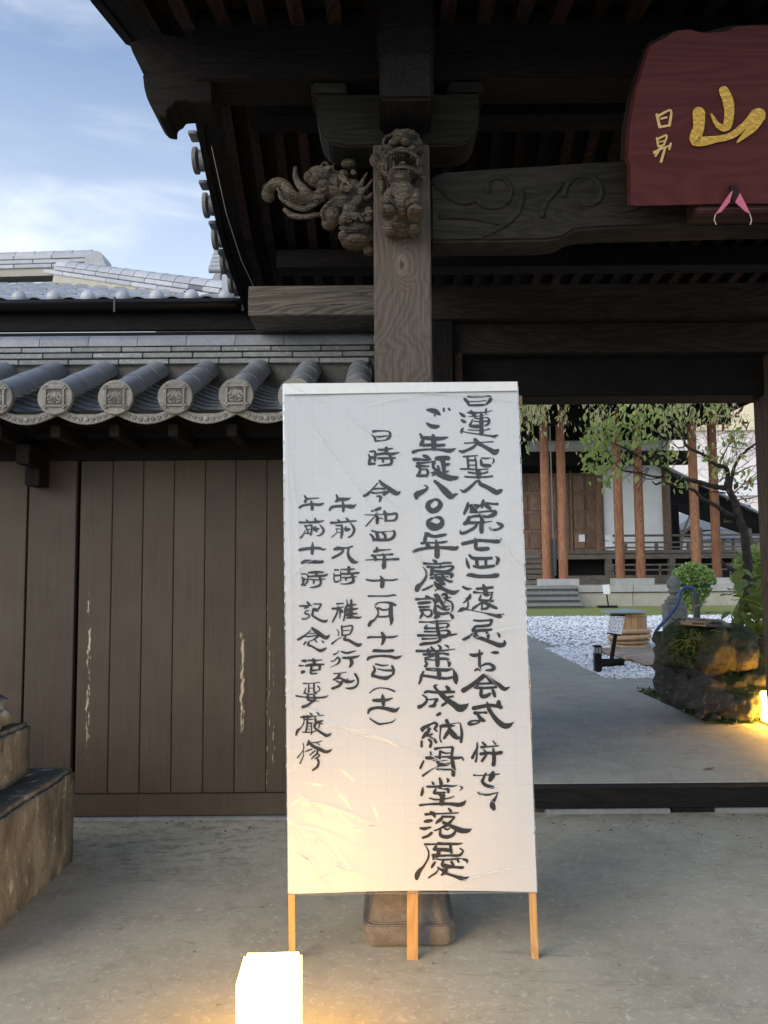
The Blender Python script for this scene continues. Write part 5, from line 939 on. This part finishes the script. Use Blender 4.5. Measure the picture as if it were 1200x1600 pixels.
MB().cyl((6.13, 27.9, 1.25), .09, 1.3, 12, 'z', .13).obj('drum_tube', 'oldstone', hall, smooth=True); MB().tube([(6.13, 27.9, 2.6), (6.1, 27.9, 7)], .025, 6).obj('bell_rope', 'cord', hall)
# eaves
MB().prism([(24.2, 7.42), (33, 7.35), (33, 8.2), (24.2, 7.62)], 2.2, 12.9, 'x').obj('eave_slab', 'dark_x', hall)
er = MB().box(-.06, .06, 24.0, 32.8, 7.26, 7.40).mesh('eave_rafter', 'dark_y')
for k in range(36): link('eave_rafter', er, hall, loc=(2.4+k*.3, 0, 0))
for y, z in ((27.7, 7.0), (31.0, 7.0)): MB().box(2.2, 12.6, y-.15, y+.15, z-.3, z+.25).obj('eave_beam', 'dark_x', hall)
MB().prism([(23.5, 7.7), (24.2, 7.63), (33, 8.21), (40, 12), (40, 12.3)], 2.0, 13.1, 'x').obj('roof', 'tile', hall)
MB().add([(12.95, 24.2, 7.62), (15.0, 33, 6.2), (12.95, 33, 8.1), (12.95, 24.2, 7.4), (15, 33, 6.0), (12.95, 33, 7.35)], [(0, 1, 2), (3, 5, 4), (0, 3, 4, 1)]).obj('side_eave', 'dark_x', hall) if False else None
# covered corridor to the right
cor = thing('covered_corridor', (15, 34, YD), 'dark sloping corridor roof on posts right of the temple hall', 'corridor')
a, b_ = at(1040, 735, 34), at(1200, 815, 34)
MB().prism([(a.x, a.z), (b_.x, b_.z), (b_.x, b_.z-.55), (a.x, a.z-1.25)], 33.9, 36).obj('roof', 'dark_x', cor); MB().prism([(a.x, a.z+.02), (b_.x+.1, b_.z+.02), (b_.x+.1, b_.z+.12), (a.x, a.z+.14)], 33.7, 36.2).obj('roof_sheet', 'greyroof', cor)
for px_1 in (1055, 1168): p = at(px_1, 800, 34); MB().box(p.x-.16, p.x+.16, 34.0, 34.3, 2.2, p.z+.3).obj('post', 'hallgrey' if px_1 > 1100 else 'dark_z', cor)
a, b_ = at(1130, 808, 34.2), at(1176, 812, 34.2); MB().box(a.x, b_.x, 34.0, 34.2, a.z-.25, a.z+.15).obj('lintel', 'hallgrey', cor)
nb = thing('low_outbuilding', (20, 48, 0), 'grey-roofed low buildings beyond the corridor', 'building')
a, b_, c_ = at(1050, 828, 48), at(1098, 795, 48), at(1152, 828, 48)
MB().prism([(a.x, a.z), (b_.x, b_.z), (c_.x, c_.z)], 48, 54).obj('gable_roof', 'greyroof', nb); MB().box(a.x+.4, c_.x-.4, 48.3, 54, 0, a.z-.3).obj('wall', 'plaster', nb); MB().box(a.x, c_.x, 47.9, 48.2, a.z-.45, a.z-.02).obj('fascia', 'dark_x', nb)
a, b_ = at(1120, 838, 44), at(1215, 822, 44); MB().box(a.x, b_.x+3, 44, 47, a.z-.1, a.z+.35).obj('flat_roof', 'greyroof', nb)
for k in range(9): x = a.x+k*.55; MB().box(x, x+.12, 44.5, 44.6, YD, a.z-.12).obj('post', 'hallgrey', nb)
MB().box(a.x, a.x+6, 46.5, 46.7, 1.0, a.z-.1).obj('wall', 'plaster', nb)
ap = thing('salmon_building', (34, 70, 0), 'pale salmon multi-storey building in the distance right of the hall', 'building')
MB().box(24, 60, 70, 85, 0, 24).obj('wall', 'pinkwall', ap)
MB().box(26, 60, 69.6, 70, 14.0, 16.6).obj('balcony_band', plain('pale_yellow_wall', (.85, .74, .5), .8), ap); MB().box(25, 60, 69.7, 70, 8.0, 9.4).obj('balcony_band', 'plaster', ap)

# ================================================================ YARD THINGS
# notice board on easel in front of the hall platform
sg = thing('white_notice_sign', (8.9, 26.3, YD), 'small white notice on a dark stand in front of the platform', 'sign')
p0, p1 = at(941, 913, 26.2), at(953, 930, 26.2); sb = MB().add([tuple(at(x, y, 26.2+dy)) for dy in (0, .05) for x, y in ((941, 914), (952, 913), (954, 928), (943, 928))], [(0, 1, 2, 3), (7, 6, 5, 4), (0, 4, 5, 1), (1, 5, 6, 2), (2, 6, 7, 3), (3, 7, 4, 0)]).obj('board', 'board', sg)
a = at(948, 929, 26.25); MB().tube([a, (a.x+.05, a.y, YD+.05)], .025, 8).obj('post', 'blackmetal', sg); MB().box(a.x-.3, a.x+.32, a.y-.15, a.y+.15, YD, YD+.08).obj('foot', 'blackmetal', sg, bevel=.01)
# tub with straw rope
tb_ = thing('wooden_tub', (4.2, 13.1, YD), 'round cedar tub with blue-grey lid and thick straw rope', 'tub')
cx, cy = at(985, 1000, 13.25).x, 13.3
st_ = MB()
for k in range(18):
    a0, a1 = 2*pi*k/18+.01, 2*pi*(k+1)/18-.01; MB().prism([(cx+.29*cos(a0), cy+.29*sin(a0)), (cx+.29*cos(a1), cy+.29*sin(a1)), (cx+.265*cos(a1), cy+.265*sin(a1)), (cx+.265*cos(a0), cy+.265*sin(a0))], YD+.02, .74, 'z').obj('stave', 'tub', tb_)
for z in (.69, .735): MB().tube([(cx+.295*cos(a), cy+.295*sin(a), z) for a in np.linspace(0, 2*pi, 33)], .012, 6, False).obj('hoop', 'tub', tb_, smooth='all')
for k, z in enumerate((.20, .26, .33, .42)):
    r_ = .022+.018*(k > 1); MB().tube([(cx+(.30+r_*.5)*cos(a), cy+(.30+r_*.5)*sin(a), z+.02*sin(a*1.+k)) for a in np.linspace(0, 2*pi, 41)], [r_*(1+.12*sin(i*2.2)) for i in range(41)], 9, False).obj('straw_rope', 'rope', tb_, smooth='all')
cyl_ = MB().cyl((cx-.10, cy, .745), .37, .025, 32, 'z'); cyl_.cyl((cx-.05, cy, .77), .30, .03, 24, 'z', .05).obj('lid', 'lid', tb_, bevel=.004)
# bollard
bo = thing('bollard_light', (2.78, 10.1, YD), 'short black bollard light at the gravel edge', 'bollard light'); p = at(935, 1050, 10.08)
MB().box(p.x-.045, p.x+.045, 10.06, 10.15, YD, .40).obj('body', 'blackmetal', bo, bevel=.004); MB().box(p.x-.038, p.x+.038, 10.067, 10.143, .402, .475).obj('lamp_glass', plain('frosted_glass', (.45, .46, .5), .3), bo)
MB().box(p.x-.048, p.x+.048, 10.057, 10.153, .476, .50).obj('cap', 'blackmetal', bo, bevel=.004); 
for dx in (-.043, -.003, .037): MB().box(p.x+dx, p.x+dx+.007, 10.056, 10.064, .40, .478).obj('glass_bar', 'blackmetal', bo)
# written sign on slanting post
ws = thing('written_sign', (3.3, 11.2, YD), 'leaning white sign with blue-black handwriting before the tub', 'sign')
q4 = [(954, 961), (978, 962), (969, 992), (947, 989)]
def sgp(x, y, dy=0): p = at(x, y, 11.2); return (p.x, p.y+dy+(p.z-.7)*.35, p.z)
MB().add([sgp(x, y) for x, y in q4]+[sgp(x, y, .02) for x, y in q4], [(0, 1, 2, 3), (7, 6, 5, 4), (0, 4, 5, 1), (1, 5, 6, 2), (2, 6, 7, 3), (3, 7, 4, 0)]).obj('board', 'board', ws)
wr = MB(); random.seed(5)
for c_ in range(5):
    for r in range(5):
        if random.random() < .15: continue
        u, v = .12+c_*.19, .12+r*.18; X = lambda u, v: (q4[0][0]*(1-u)*(1-v)+q4[1][0]*u*(1-v)+q4[2][0]*u*v+q4[3][0]*(1-u)*v, q4[0][1]*(1-u)*(1-v)+q4[1][1]*u*(1-v)+q4[2][1]*u*v+q4[3][1]*(1-u)*v)
        for s_ in range(4):
            a = (u+random.uniform(-.05, .05), v+random.uniform(-.06, .06)); b2 = (a[0]+random.uniform(-.06, .06), a[1]+random.uniform(-.05, .05)); p, q = Vector(sgp(*X(*a), -.004)), Vector(sgp(*X(*b2), -.004)); wr.tube([p, q], .003, 4)
wr.obj('handwriting', plain('blue_black_ink', (.03, .035, .07), .6), ws)
for e0, e1 in ((0, 1), (3, 2)): MB().tube([Vector(sgp(*q4[e0], -.005)), Vector(sgp(*q4[e1], -.005))], .012, 6).obj('edge_rail', 'dark_x', ws)
a, b_ = at(962, 990, 11.23), at(955, 1032, 11.25); MB().tube([a, (b_.x, b_.y, YD)], .03, 6).obj('post', 'dark_z', ws)
for k, (p, q, r) in enumerate((((935, 1043), (974, 1036), .055), ((940, 1047), (958, 1046), .05))):
    a, b_ = at(p[0], p[1]-4, 10.7-.1*k), at(q[0], q[1]-3, 10.7-.1*k); a.z = b_.z = YD+.05; setp(MB().tube([a, b_], r, 10).obj('log', 'dark_x'), ['longer grey log lying beside the bollard light', 'shorter grey log in front of the longer one'][k], 'log', 'logs by the sign')
# deck boards
dk = thing('wooden_pallet', (3.9, 11.5, YD), 'low platform of pale boards between tub and boulders', 'pallet')
for k in range(3):
    y0 = 10.55+k*.62; a = atz(992-k*14, 1034-k*8, .2); MB().box(3.52-.06*k, 5.1, y0, y0+.58, YD+.03, YD+.085).obj('board', 'deck', dk, bevel=.006)
MB().box(3.56, 5.0, 10.62, 10.7, YD, YD+.03).obj('bearer', 'dark_x', dk); MB().box(3.5, 5.0, 12.0, 12.1, YD, YD+.03).obj('bearer', 'dark_x', dk)
# stone post with bud finial
sp_ = thing('stone_post', (4.9, 13, YD), 'weathered stone post topped with a bud-shaped finial', 'stone post'); p = at(1057, 985, 12.0); X0 = p.x
MB().box(X0-.15, X0+.15, 11.9, 12.2, YD, .94).obj('shaft', 'oldstone', sp_, bevel=.02); MB().box(X0-.12, X0+.12, 11.93, 12.17, .94, 1.0).obj('shoulder', 'oldstone', sp_, bevel=.015); MB().box(X0-.10, X0+.10, 11.888, 11.899, .45, .88).obj('carved_panel', 'oldstone', sp_, bevel=.003)
pr = [(.10, 1.0), (.115, 1.03), (.07, 1.06), (.05, 1.09), (.10, 1.115), (.105, 1.13), (.07, 1.15), (.10, 1.20), (.108, 1.25), (.09, 1.30), (.05, 1.345), (.015, 1.39), (.003, 1.40)]; mb = MB(); n = 16; mb.add([(X0+r*cos(2*pi*j/n), 12.05+r*sin(2*pi*j/n), z) for r, z in pr for j in range(n)], [(i*n+j, i*n+(j+1) % n, (i+1)*n+(j+1) % n, (i+1)*n+j) for i in range(len(pr)-1) for j in range(n)]+[tuple(range((len(pr)-1)*n, len(pr)*n))]); mb.obj('finial', 'oldstone', sp_, smooth='all')
# hose and standpipe
hp = [(1035, 1010, 7.9), (1022, 1000, 8.4), (1026, 985, 8.6), (1046, 962, 8.6), (1058, 945, 8.6), (1063, 928, 8.6), (1068, 920, 8.6), (1076, 918, 8.6), (1084, 921, 8.6), (1086, 930, 8.6)]
setp(MB().tube(spline([at(x, y, d) for x, y, d in hp], 4), .018, 8).obj('hose', 'hose'), 'blue garden hose looping up beside the mossy boulder', 'hose')
setp(MB().tube(spline([(4.45, 12.9, .34), (4.2, 11.6, .2), at(1024, 1003, 8.9)], 5), .012, 6).obj('hose', 'hose'), 'thin blue hose running from the tub to the boulders', 'hose')
sp2 = thing('standpipe', (3.5, 8.6, YD), 'grey water standpipe behind the boulders where the hose hooks on', 'pipe'); p = at(1089, 960, 8.62); MB().cyl((p.x, p.y, YD), .035, at(1089, 926, 8.62).z-YD, 12).obj('pipe', 'oldstone', sp2, smooth=True); q = at(1086, 948, 8.6); MB().tube([q, at(1094, 945, 8.5), at(1103, 940, 8.5)], .008, 6).obj('tap', 'granite', sp2)
# boulders
def boulder(name, label, blobs, m, vox=.014, disp=(.075, 5)):
    mb = MB()
    for px_1, py_1, d, rx, ry, rz in blobs: mb.ball(at(px_1, py_1, d), (rx, ry, rz), 16, 12)
    return setp(remeshed(mb, name, m, vox, 2, disp), label, 'boulder', None)
boulder('boulder', 'large mossy boulder carrying the board lid, above the others', [(1075, 1010, 7.35, .27, .3, .24), (1115, 1015, 7.2, .32, .32, .24), (1140, 1012, 7.15, .22, .3, .20), (1100, 1000, 7.3, .40, .35, .16), (1050, 1000, 7.5, .17, .2, .15)], 'mossrock')
boulder('boulder', 'dark grey boulder at lower left of the group', [(1060, 1070, 7.2, .20, .2, .17), (1080, 1085, 7.1, .20, .2, .13), (1045, 1060, 7.3, .10, .15, .10)], 'boulder')
boulder('boulder', 'grey boulder in the middle, between the dark one and the lantern', [(1105, 1082, 6.95, .17, .18, .14), (1120, 1100, 6.85, .20, .15, .11), (1100, 1060, 7.1, .12, .15, .10)], 'boulder')
boulder('boulder', 'brown boulder lit orange by the lantern at right', [(1155, 1100, 6.9, .22, .2, .15), (1130, 1108, 6.85, .12, .12, .09), (1140, 1085, 7.0, .22, .2, .17), (1178, 1080, 7.0, .16, .2, .15), (1125, 1065, 7.2, .15, .2, .16)], 'mossrock')
boulder('boulder', 'small mossy stone standing left behind the dark boulder', [(1043, 1040, 7.7, .11, .15, .19)], 'mossrock', .015)
boulder('boulder', 'shadowed boulder behind the lantern, under the broad leaves', [(1180, 1040, 7.9, .35, .3, .3), (1215, 1040, 7.9, .35, .3, .35)], 'boulder', .03)
for k, (a, b_) in enumerate(((1100, 1112), (1078, 1102), (1092, 1118), (1118, 1120))):
    mb = MB().ball(at(a, b_, 6.75), (.045, .04, .03), 8, 6); setp(remeshed(mb, 'pebble', 'boulder', .008, 1, (.01, 20)), ['pebble at the foot of the middle boulder', 'pebble under the dark left boulder', 'pebble between the dark and middle boulders', 'pebble nearest the orange-lit boulder'][k], 'stone', 'small stones by the boulders')
bl = thing('board_lid', (3.0, 7.2, .95), 'weathered slatted board lid lying on the mossy boulder', 'lid')
for k in range(6):
    a, b_ = at(1060+k*2, 966-k*1.6+6, 7.0+k*.1), at(1148-k*3, 970-k*2+4, 6.95+k*.1); zz = .985+k*.004
    MB().prism([(a.x, zz-.006), (b_.x, zz-.03), (b_.x, zz-.012), (a.x, zz+.012)], 6.98+k*.105, 7.07+k*.105).obj('slat', 'deck' if k else 'hallgrey', bl, bevel=.003)
a, b_ = at(1075, 971, 6.93), at(1103, 976, 6.93); MB().add([tuple(at(x, y, 6.94+dy)) for dy in (0, .02) for x, y in ((1063, 970), (1103, 972), (1103, 979), (1063, 975))], [(0, 1, 2, 3), (7, 6, 5, 4), (0, 4, 5, 1), (1, 5, 6, 2), (2, 6, 7, 3), (3, 7, 4, 0)]).obj('name_strip', 'deck', bl)
mk = MB()
for k in range(7): p = at(1083+k*2.8, 974.3+k*.12, 6.935); mk.box(p.x-.005, p.x+.004, p.y-.001, p.y+.001, p.z-.008, p.z+.008)
mk.obj('brushed_marks', 'ink', bl)
# ================================================================ TREE
tree = thing('weeping_tree', (4.3, 9, YD), 'gnarled tree with yellow-green weeping leaves hanging before the temple hall', 'tree')
Y0 = 9.0
def limb(pts, r0, r1, name='limb', nseg=4, jit=.05):
    P_ = spline([at(x, y, Y0+dy)+Vector((0, 0, 0)) for x, y, dy in [(p if len(p) == 3 else (*p, 0)) for p in pts]], nseg); n = len(P_)
    P_ = [p+Vector(mnoise.noise_vector(p*4))*.012 for p in P_]
    return MB().tube(P_, [.85*(r0+(r1-r0)*i/(n-1))*(1+.15*sin(i*2.7)) for i in range(n)], 8).obj(name, 'bark', tree, smooth='all')
limb([(1150, 985), (1168, 930), (1169, 900), (1167, 872), (1163, 834), (1156, 812), (1150, 787), (1142, 769), (1135, 756)], .075, .042, 'trunk')
limb([(1135, 758), (1137, 745, .05), (1133, 731), (1112, 724), (1101, 712), (1088, 705), (1073, 697), (1066, 681), (1056, 669)], .035, .012)
limb([(1141, 769), (1144, 742), (1148, 727), (1159, 711), (1180, 694), (1200, 684)], .03, .012)
limb([(1150, 808), (1131, 799), (1112, 787), (1097, 778), (1086, 767), (1066, 761), (1037, 754), (1024, 757)], .035, .014)
limb([(1135, 763), (1112, 759), (1094, 754), (1075, 750), (1056, 744), (1037, 731), (1013, 721), (987, 707), (957, 690), (947, 680)], .038, .010)
limb([(1037, 733), (1033, 745), (1000, 740), (975, 736), (960, 723)], .018, .006); limb([(1030, 728), (1024, 715), (1005, 708)], .012, .005); limb([(1024, 757), (1018, 751)], .012, .006); limb([(1120, 735), (1132, 708), (1140, 695), (1148, 690)], .012, .004)
limb([(1101, 712), (1098, 702)], .010, .006); limb([(1073, 697), (1060, 700), (1045, 690), (1020, 680)], .010, .004); limb([(1144, 745), (1160, 735), (1175, 728), (1190, 727)], .010, .004)
limb([(1166, 900), (1150, 893), (1135, 885), (1128, 878)], .04, .02); limb([(1135, 770), (1115, 768), (1100, 773)], .012, .006)
limb([(1056, 744), (1040, 745), (1010, 748), (990, 738), (968, 735)], .010, .004)
tw = MB(); tips = []
for k in range(190):
    x = random.uniform(805, 1135)
    if mnoise.noise(Vector((x*.035, 3.3, 0))) < -.12 and random.random() < .8: continue
    y = random.uniform(560, 625); dy = random.uniform(-.8, .6); L = random.uniform(40, 95) if x > 890 else random.uniform(35, 85)
    if x > 1080: L *= .7
    L *= 1+.9*mnoise.noise(Vector((x*.06, 8.1, 0))); c = random.uniform(-18, 18); P_ = spline([at(x, y, Y0+dy), at(x+c*.5, y+L*.35, Y0+dy-.03), at(x+c, y+L*.7, Y0+dy-.04), at(x+c*1.2, y+L, Y0+dy-.05)], 3)
    tw.tube(P_, [.004]*len(P_), 3, False); tips += P_[2:]
for k in range(70):
    bx, by = random.choice(((947, 680), (960, 690), (975, 700), (990, 708), (1010, 715), (1000, 740), (960, 723), (1024, 715), (1045, 690), (1060, 669), (1066, 681), (1150, 700), (1180, 694), (1148, 690)))
    P_ = spline([at(bx, by, Y0), at(bx+random.uniform(-18, 18), by+random.uniform(-18, 12), Y0+random.uniform(-.15, .15)), at(bx+random.uniform(-28, 28), by+random.uniform(-15, 30), Y0+random.uniform(-.2, .2))], 3); tw.tube(P_, .004, 3, False)
tw.obj('twigs', 'bark', tree, kind='stuff')
L_ = []
for p in tips: 
    for _ in range(3): L_.append(p+Vector((random.gauss(0, .045), random.gauss(0, .08), random.gauss(0, .04))))
link('hanging_leaves', leaves('hanging_leaves', [p[:] for p in L_], .068, 'leaf_weep', 3.2, hang=1.2, jit=.25), tree, kind='stuff')
L_ = []
def cl(n, cx, cy, rx, ry): 
    for _ in range(int(n*1.5)): L_.append(at(random.gauss(cx, rx), random.gauss(cy, ry), Y0+random.gauss(0, .25)))
for a in ((90, 950, 670, 18, 16), (80, 930, 700, 16, 14), (60, 985, 660, 20, 16), (40, 960, 730, 16, 12), (45, 1010, 690, 18, 18), (35, 1030, 650, 25, 15), (25, 920, 725, 10, 12), (25, 1040, 720, 12, 14), (22, 1100, 640, 22, 14), (25, 1150, 690, 16, 12), (18, 1170, 745, 14, 12), (14, 1060, 755, 12, 8), (10, 945, 755, 5, 10), (14, 1110, 712, 10, 12), (14, 1132, 730, 10, 10)): cl(*a)
link('leaves', leaves('leaves', [p[:] for p in L_], .078, 'leaf_green', 1.8, hang=.7, jit=.25), tree, kind='stuff')
L_ = []
for a in ((16, 1130, 665, 15, 16), (14, 1160, 650, 10, 12), (14, 1160, 770, 16, 14)): cl(*a)
link('brown_leaves', leaves('brown_leaves', [p[:] for p in L_], .085, 'deadleaf', 2.2, hang=.8), tree, kind='stuff')
# bare thin tree far right of hall
bt = thing('bare_tree', (16, 40, YD), 'thin bare tree showing pale behind the corridor', 'tree'); mb = MB(); random.seed(11)
def br(p, d, L, r, dep):
    q = p+d*L; mb.tube([p, (p+q)/2+Vector((random.gauss(0, .05), 0, random.gauss(0, .05)))*L, q], [r, r*.85, r*.7], 4, False)
    if dep: 
        for _ in range(3): br(q, (d+Vector((random.gauss(0, .55), random.gauss(0, .3), random.gauss(.05, .4)))).normalized(), L*.72, r*.6, dep-1)
br(Vector((15.5, 40, 0)), Vector((0, 0, 1)), 3.2, .12, 6); mb.obj('branches', wood('greyish_twig', (.28, .2, .17), (.38, .3, .26), 'z'), bt)
# round clipped bush
bs = thing('clipped_bush', (8.6, 23, YD), 'round clipped green bush narrowing to its stem on the grass strip', 'bush')
ctr = at(1083, 908, 22.3); n = 5000; d = RNG.normal(size=(n, 3)); d /= np.linalg.norm(d, axis=1, keepdims=True); r_ = RNG.uniform(.72, 1.0, (n, 1))**.5
P_ = d*r_*np.array([.60, .55, .52]); low_ = P_[:, 2] < -.1; P_[low_, 2] *= 1.9; P_[low_, :2] *= np.clip(1+P_[low_, 2:3]*.75, .12, 1); P_ += np.array([[mnoise.noise(Vector(q)*5)*.06] for q in P_])*d
link('foliage', leaves('foliage', P_+np.array(ctr), .085, 'leaf_bush', 1.6, up=d), bs, kind='stuff')
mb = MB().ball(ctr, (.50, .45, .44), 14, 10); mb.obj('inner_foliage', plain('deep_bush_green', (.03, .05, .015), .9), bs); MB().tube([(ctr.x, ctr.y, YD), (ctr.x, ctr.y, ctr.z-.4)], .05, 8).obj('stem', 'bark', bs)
# right-hand shrubs
sh = thing('light_green_shrub', (4.9, 10.4, YD), 'light green small-leaved shrub behind the tree trunk', 'shrub'); n = 2600; d = RNG.normal(size=(n, 3)); d /= np.linalg.norm(d, axis=1, keepdims=True); c0 = np.array(at(1180, 900, 10.2))
link('foliage', leaves('foliage', c0+d*RNG.uniform(.4, 1, (n, 1))*np.array([.30, .3, .42]), .06, 'leaf_green', 1.7), sh, kind='stuff'); MB().tube([(c0[0], c0[1], YD), tuple(c0)], .03, 6).obj('stem', 'bark', sh)
bp = thing('broad_leaved_plant', (4.2, 7.9, YD), 'broad-leaved green plant overhanging the boulders at right', 'plant'); random.seed(21)
def bigleaf(L, W):
    mb = MB(); st = [(0, .02), (.15, .32), (.35, .5), (.6, .46), (.82, .26), (1, 0)]; vs = []
    for s_, w_ in st: zz = -.35*L*s_*s_; vs += [(-w_*W, s_*L, zz+.12*w_*W), (0, s_*L, zz-.08*W*(w_ > 0)), (w_*W, s_*L, zz+.12*w_*W)]
    return mb.add(vs, [(3*i+j, 3*i+j+1, 3*i+j+4, 3*i+j+3) for i in range(5) for j in range(2)]).mesh('leaf', 'leaf_big', smooth='all')
lm = [bigleaf(.17, .11), bigleaf(.13, .09), bigleaf(.20, .12)]
for k in range(150):
    px_1, py_1 = random.uniform(1142, 1230), random.uniform(885, 1015)
    if px_1 < 1142+max(0, (py_1-965))*.55+max(0, 930-py_1)*.3: continue
    p = at(px_1, py_1, random.uniform(7.5, 8.3)); link('leaf', random.choice(lm), bp, loc=p, rot=(random.uniform(-.5, .6), random.uniform(-.5, .5), random.uniform(1.8, 4.4)))
for k in range(7): a = at(random.uniform(1150, 1210), 985, 8.0); MB().tube(spline([(4.1+.1*k, 8.0, YD), a, a+Vector((random.gauss(0, .1), 0, .35))], 3), .008, 5).obj('stem', 'leaf_big', bp)
gb_ = MB()
for k in range(60):
    b0 = at(random.choice((1175, 1160, 1185, 1150, 1190)), random.uniform(1035, 1062), 7.1); dx = random.gauss(0, .12); gb_.tube(spline([b0, b0+Vector((dx*.5, -.04, .08)), b0+Vector((dx*1.4, -.08, random.uniform(.0, .12)))], 3), .0022, 3, False)
for k in range(26):
    b0 = at(random.uniform(1075, 1100), random.uniform(985, 1015), 6.95); dx = random.gauss(0, .10); gb_.tube(spline([b0, b0+Vector((dx*.5, -.05, .03)), b0+Vector((dx*1.3, -.07, random.uniform(-.10, .02)))], 3), .0022, 3, False)
setp(gb_.obj('long_grass', plain('long_grass_blade', (.13, .19, .05), .7)), 'thin arching grass blades growing between the boulders', 'grass', kind='stuff')
n = 1500; PP = np.array([at(random.gauss(1078, 14), random.gauss(1005, 14), 7.02+random.uniform(-.03, .03))[:] for _ in range(n)])
setp(link('fern_moss', leaves('fern_moss', PP, .035, 'leaf_moss', 2., hang=.6)), 'moss and small ferns clinging to the left face of the mossy boulder', 'moss', kind='stuff')
# fallen leaves
for k, (x, y, z, s_) in enumerate(((1107, 1202, YD, .05), (1150, 1137, YD, .03), (1116, 1127, YD, .03), (1142, 1126, YD, .03), (1146, 1274, 0, .018), (1014, 1147, YD, .025), (600, 1310, 0, .02), (345, 1318, 0, .016), (277, 1363, 0, .014))):
    p = atz(x, y, z+.004); mb = MB().add([(-s_, 0, 0), (0, -s_*.35, .004), (s_*1.2, 0, .010), (0, s_*.35, .006)], [(0, 1, 2, 3)]); o = mb.obj('fallen_leaf', 'deadleaf'); o.location = p; o.rotation_euler = (0, 0, random.uniform(-.6, .6)); setp(o, ['dark dry leaf lying on the path beyond the threshold', 'dry leaf scrap on the path close to the right lantern', 'leaf scrap at the left foot of the orange-lit boulder', 'leaf scrap at the right foot of the orange-lit boulder', 'tiny tan leaf on the threshold footing strip', 'tiny leaf flake on the path right of the banner', 'tiny leaf flake on the forecourt under the banner', 'dark crumb on the pavement near the wall foot', 'dark crumb on the pavement left of the banner'][k], 'leaf', 'leaf fragments')
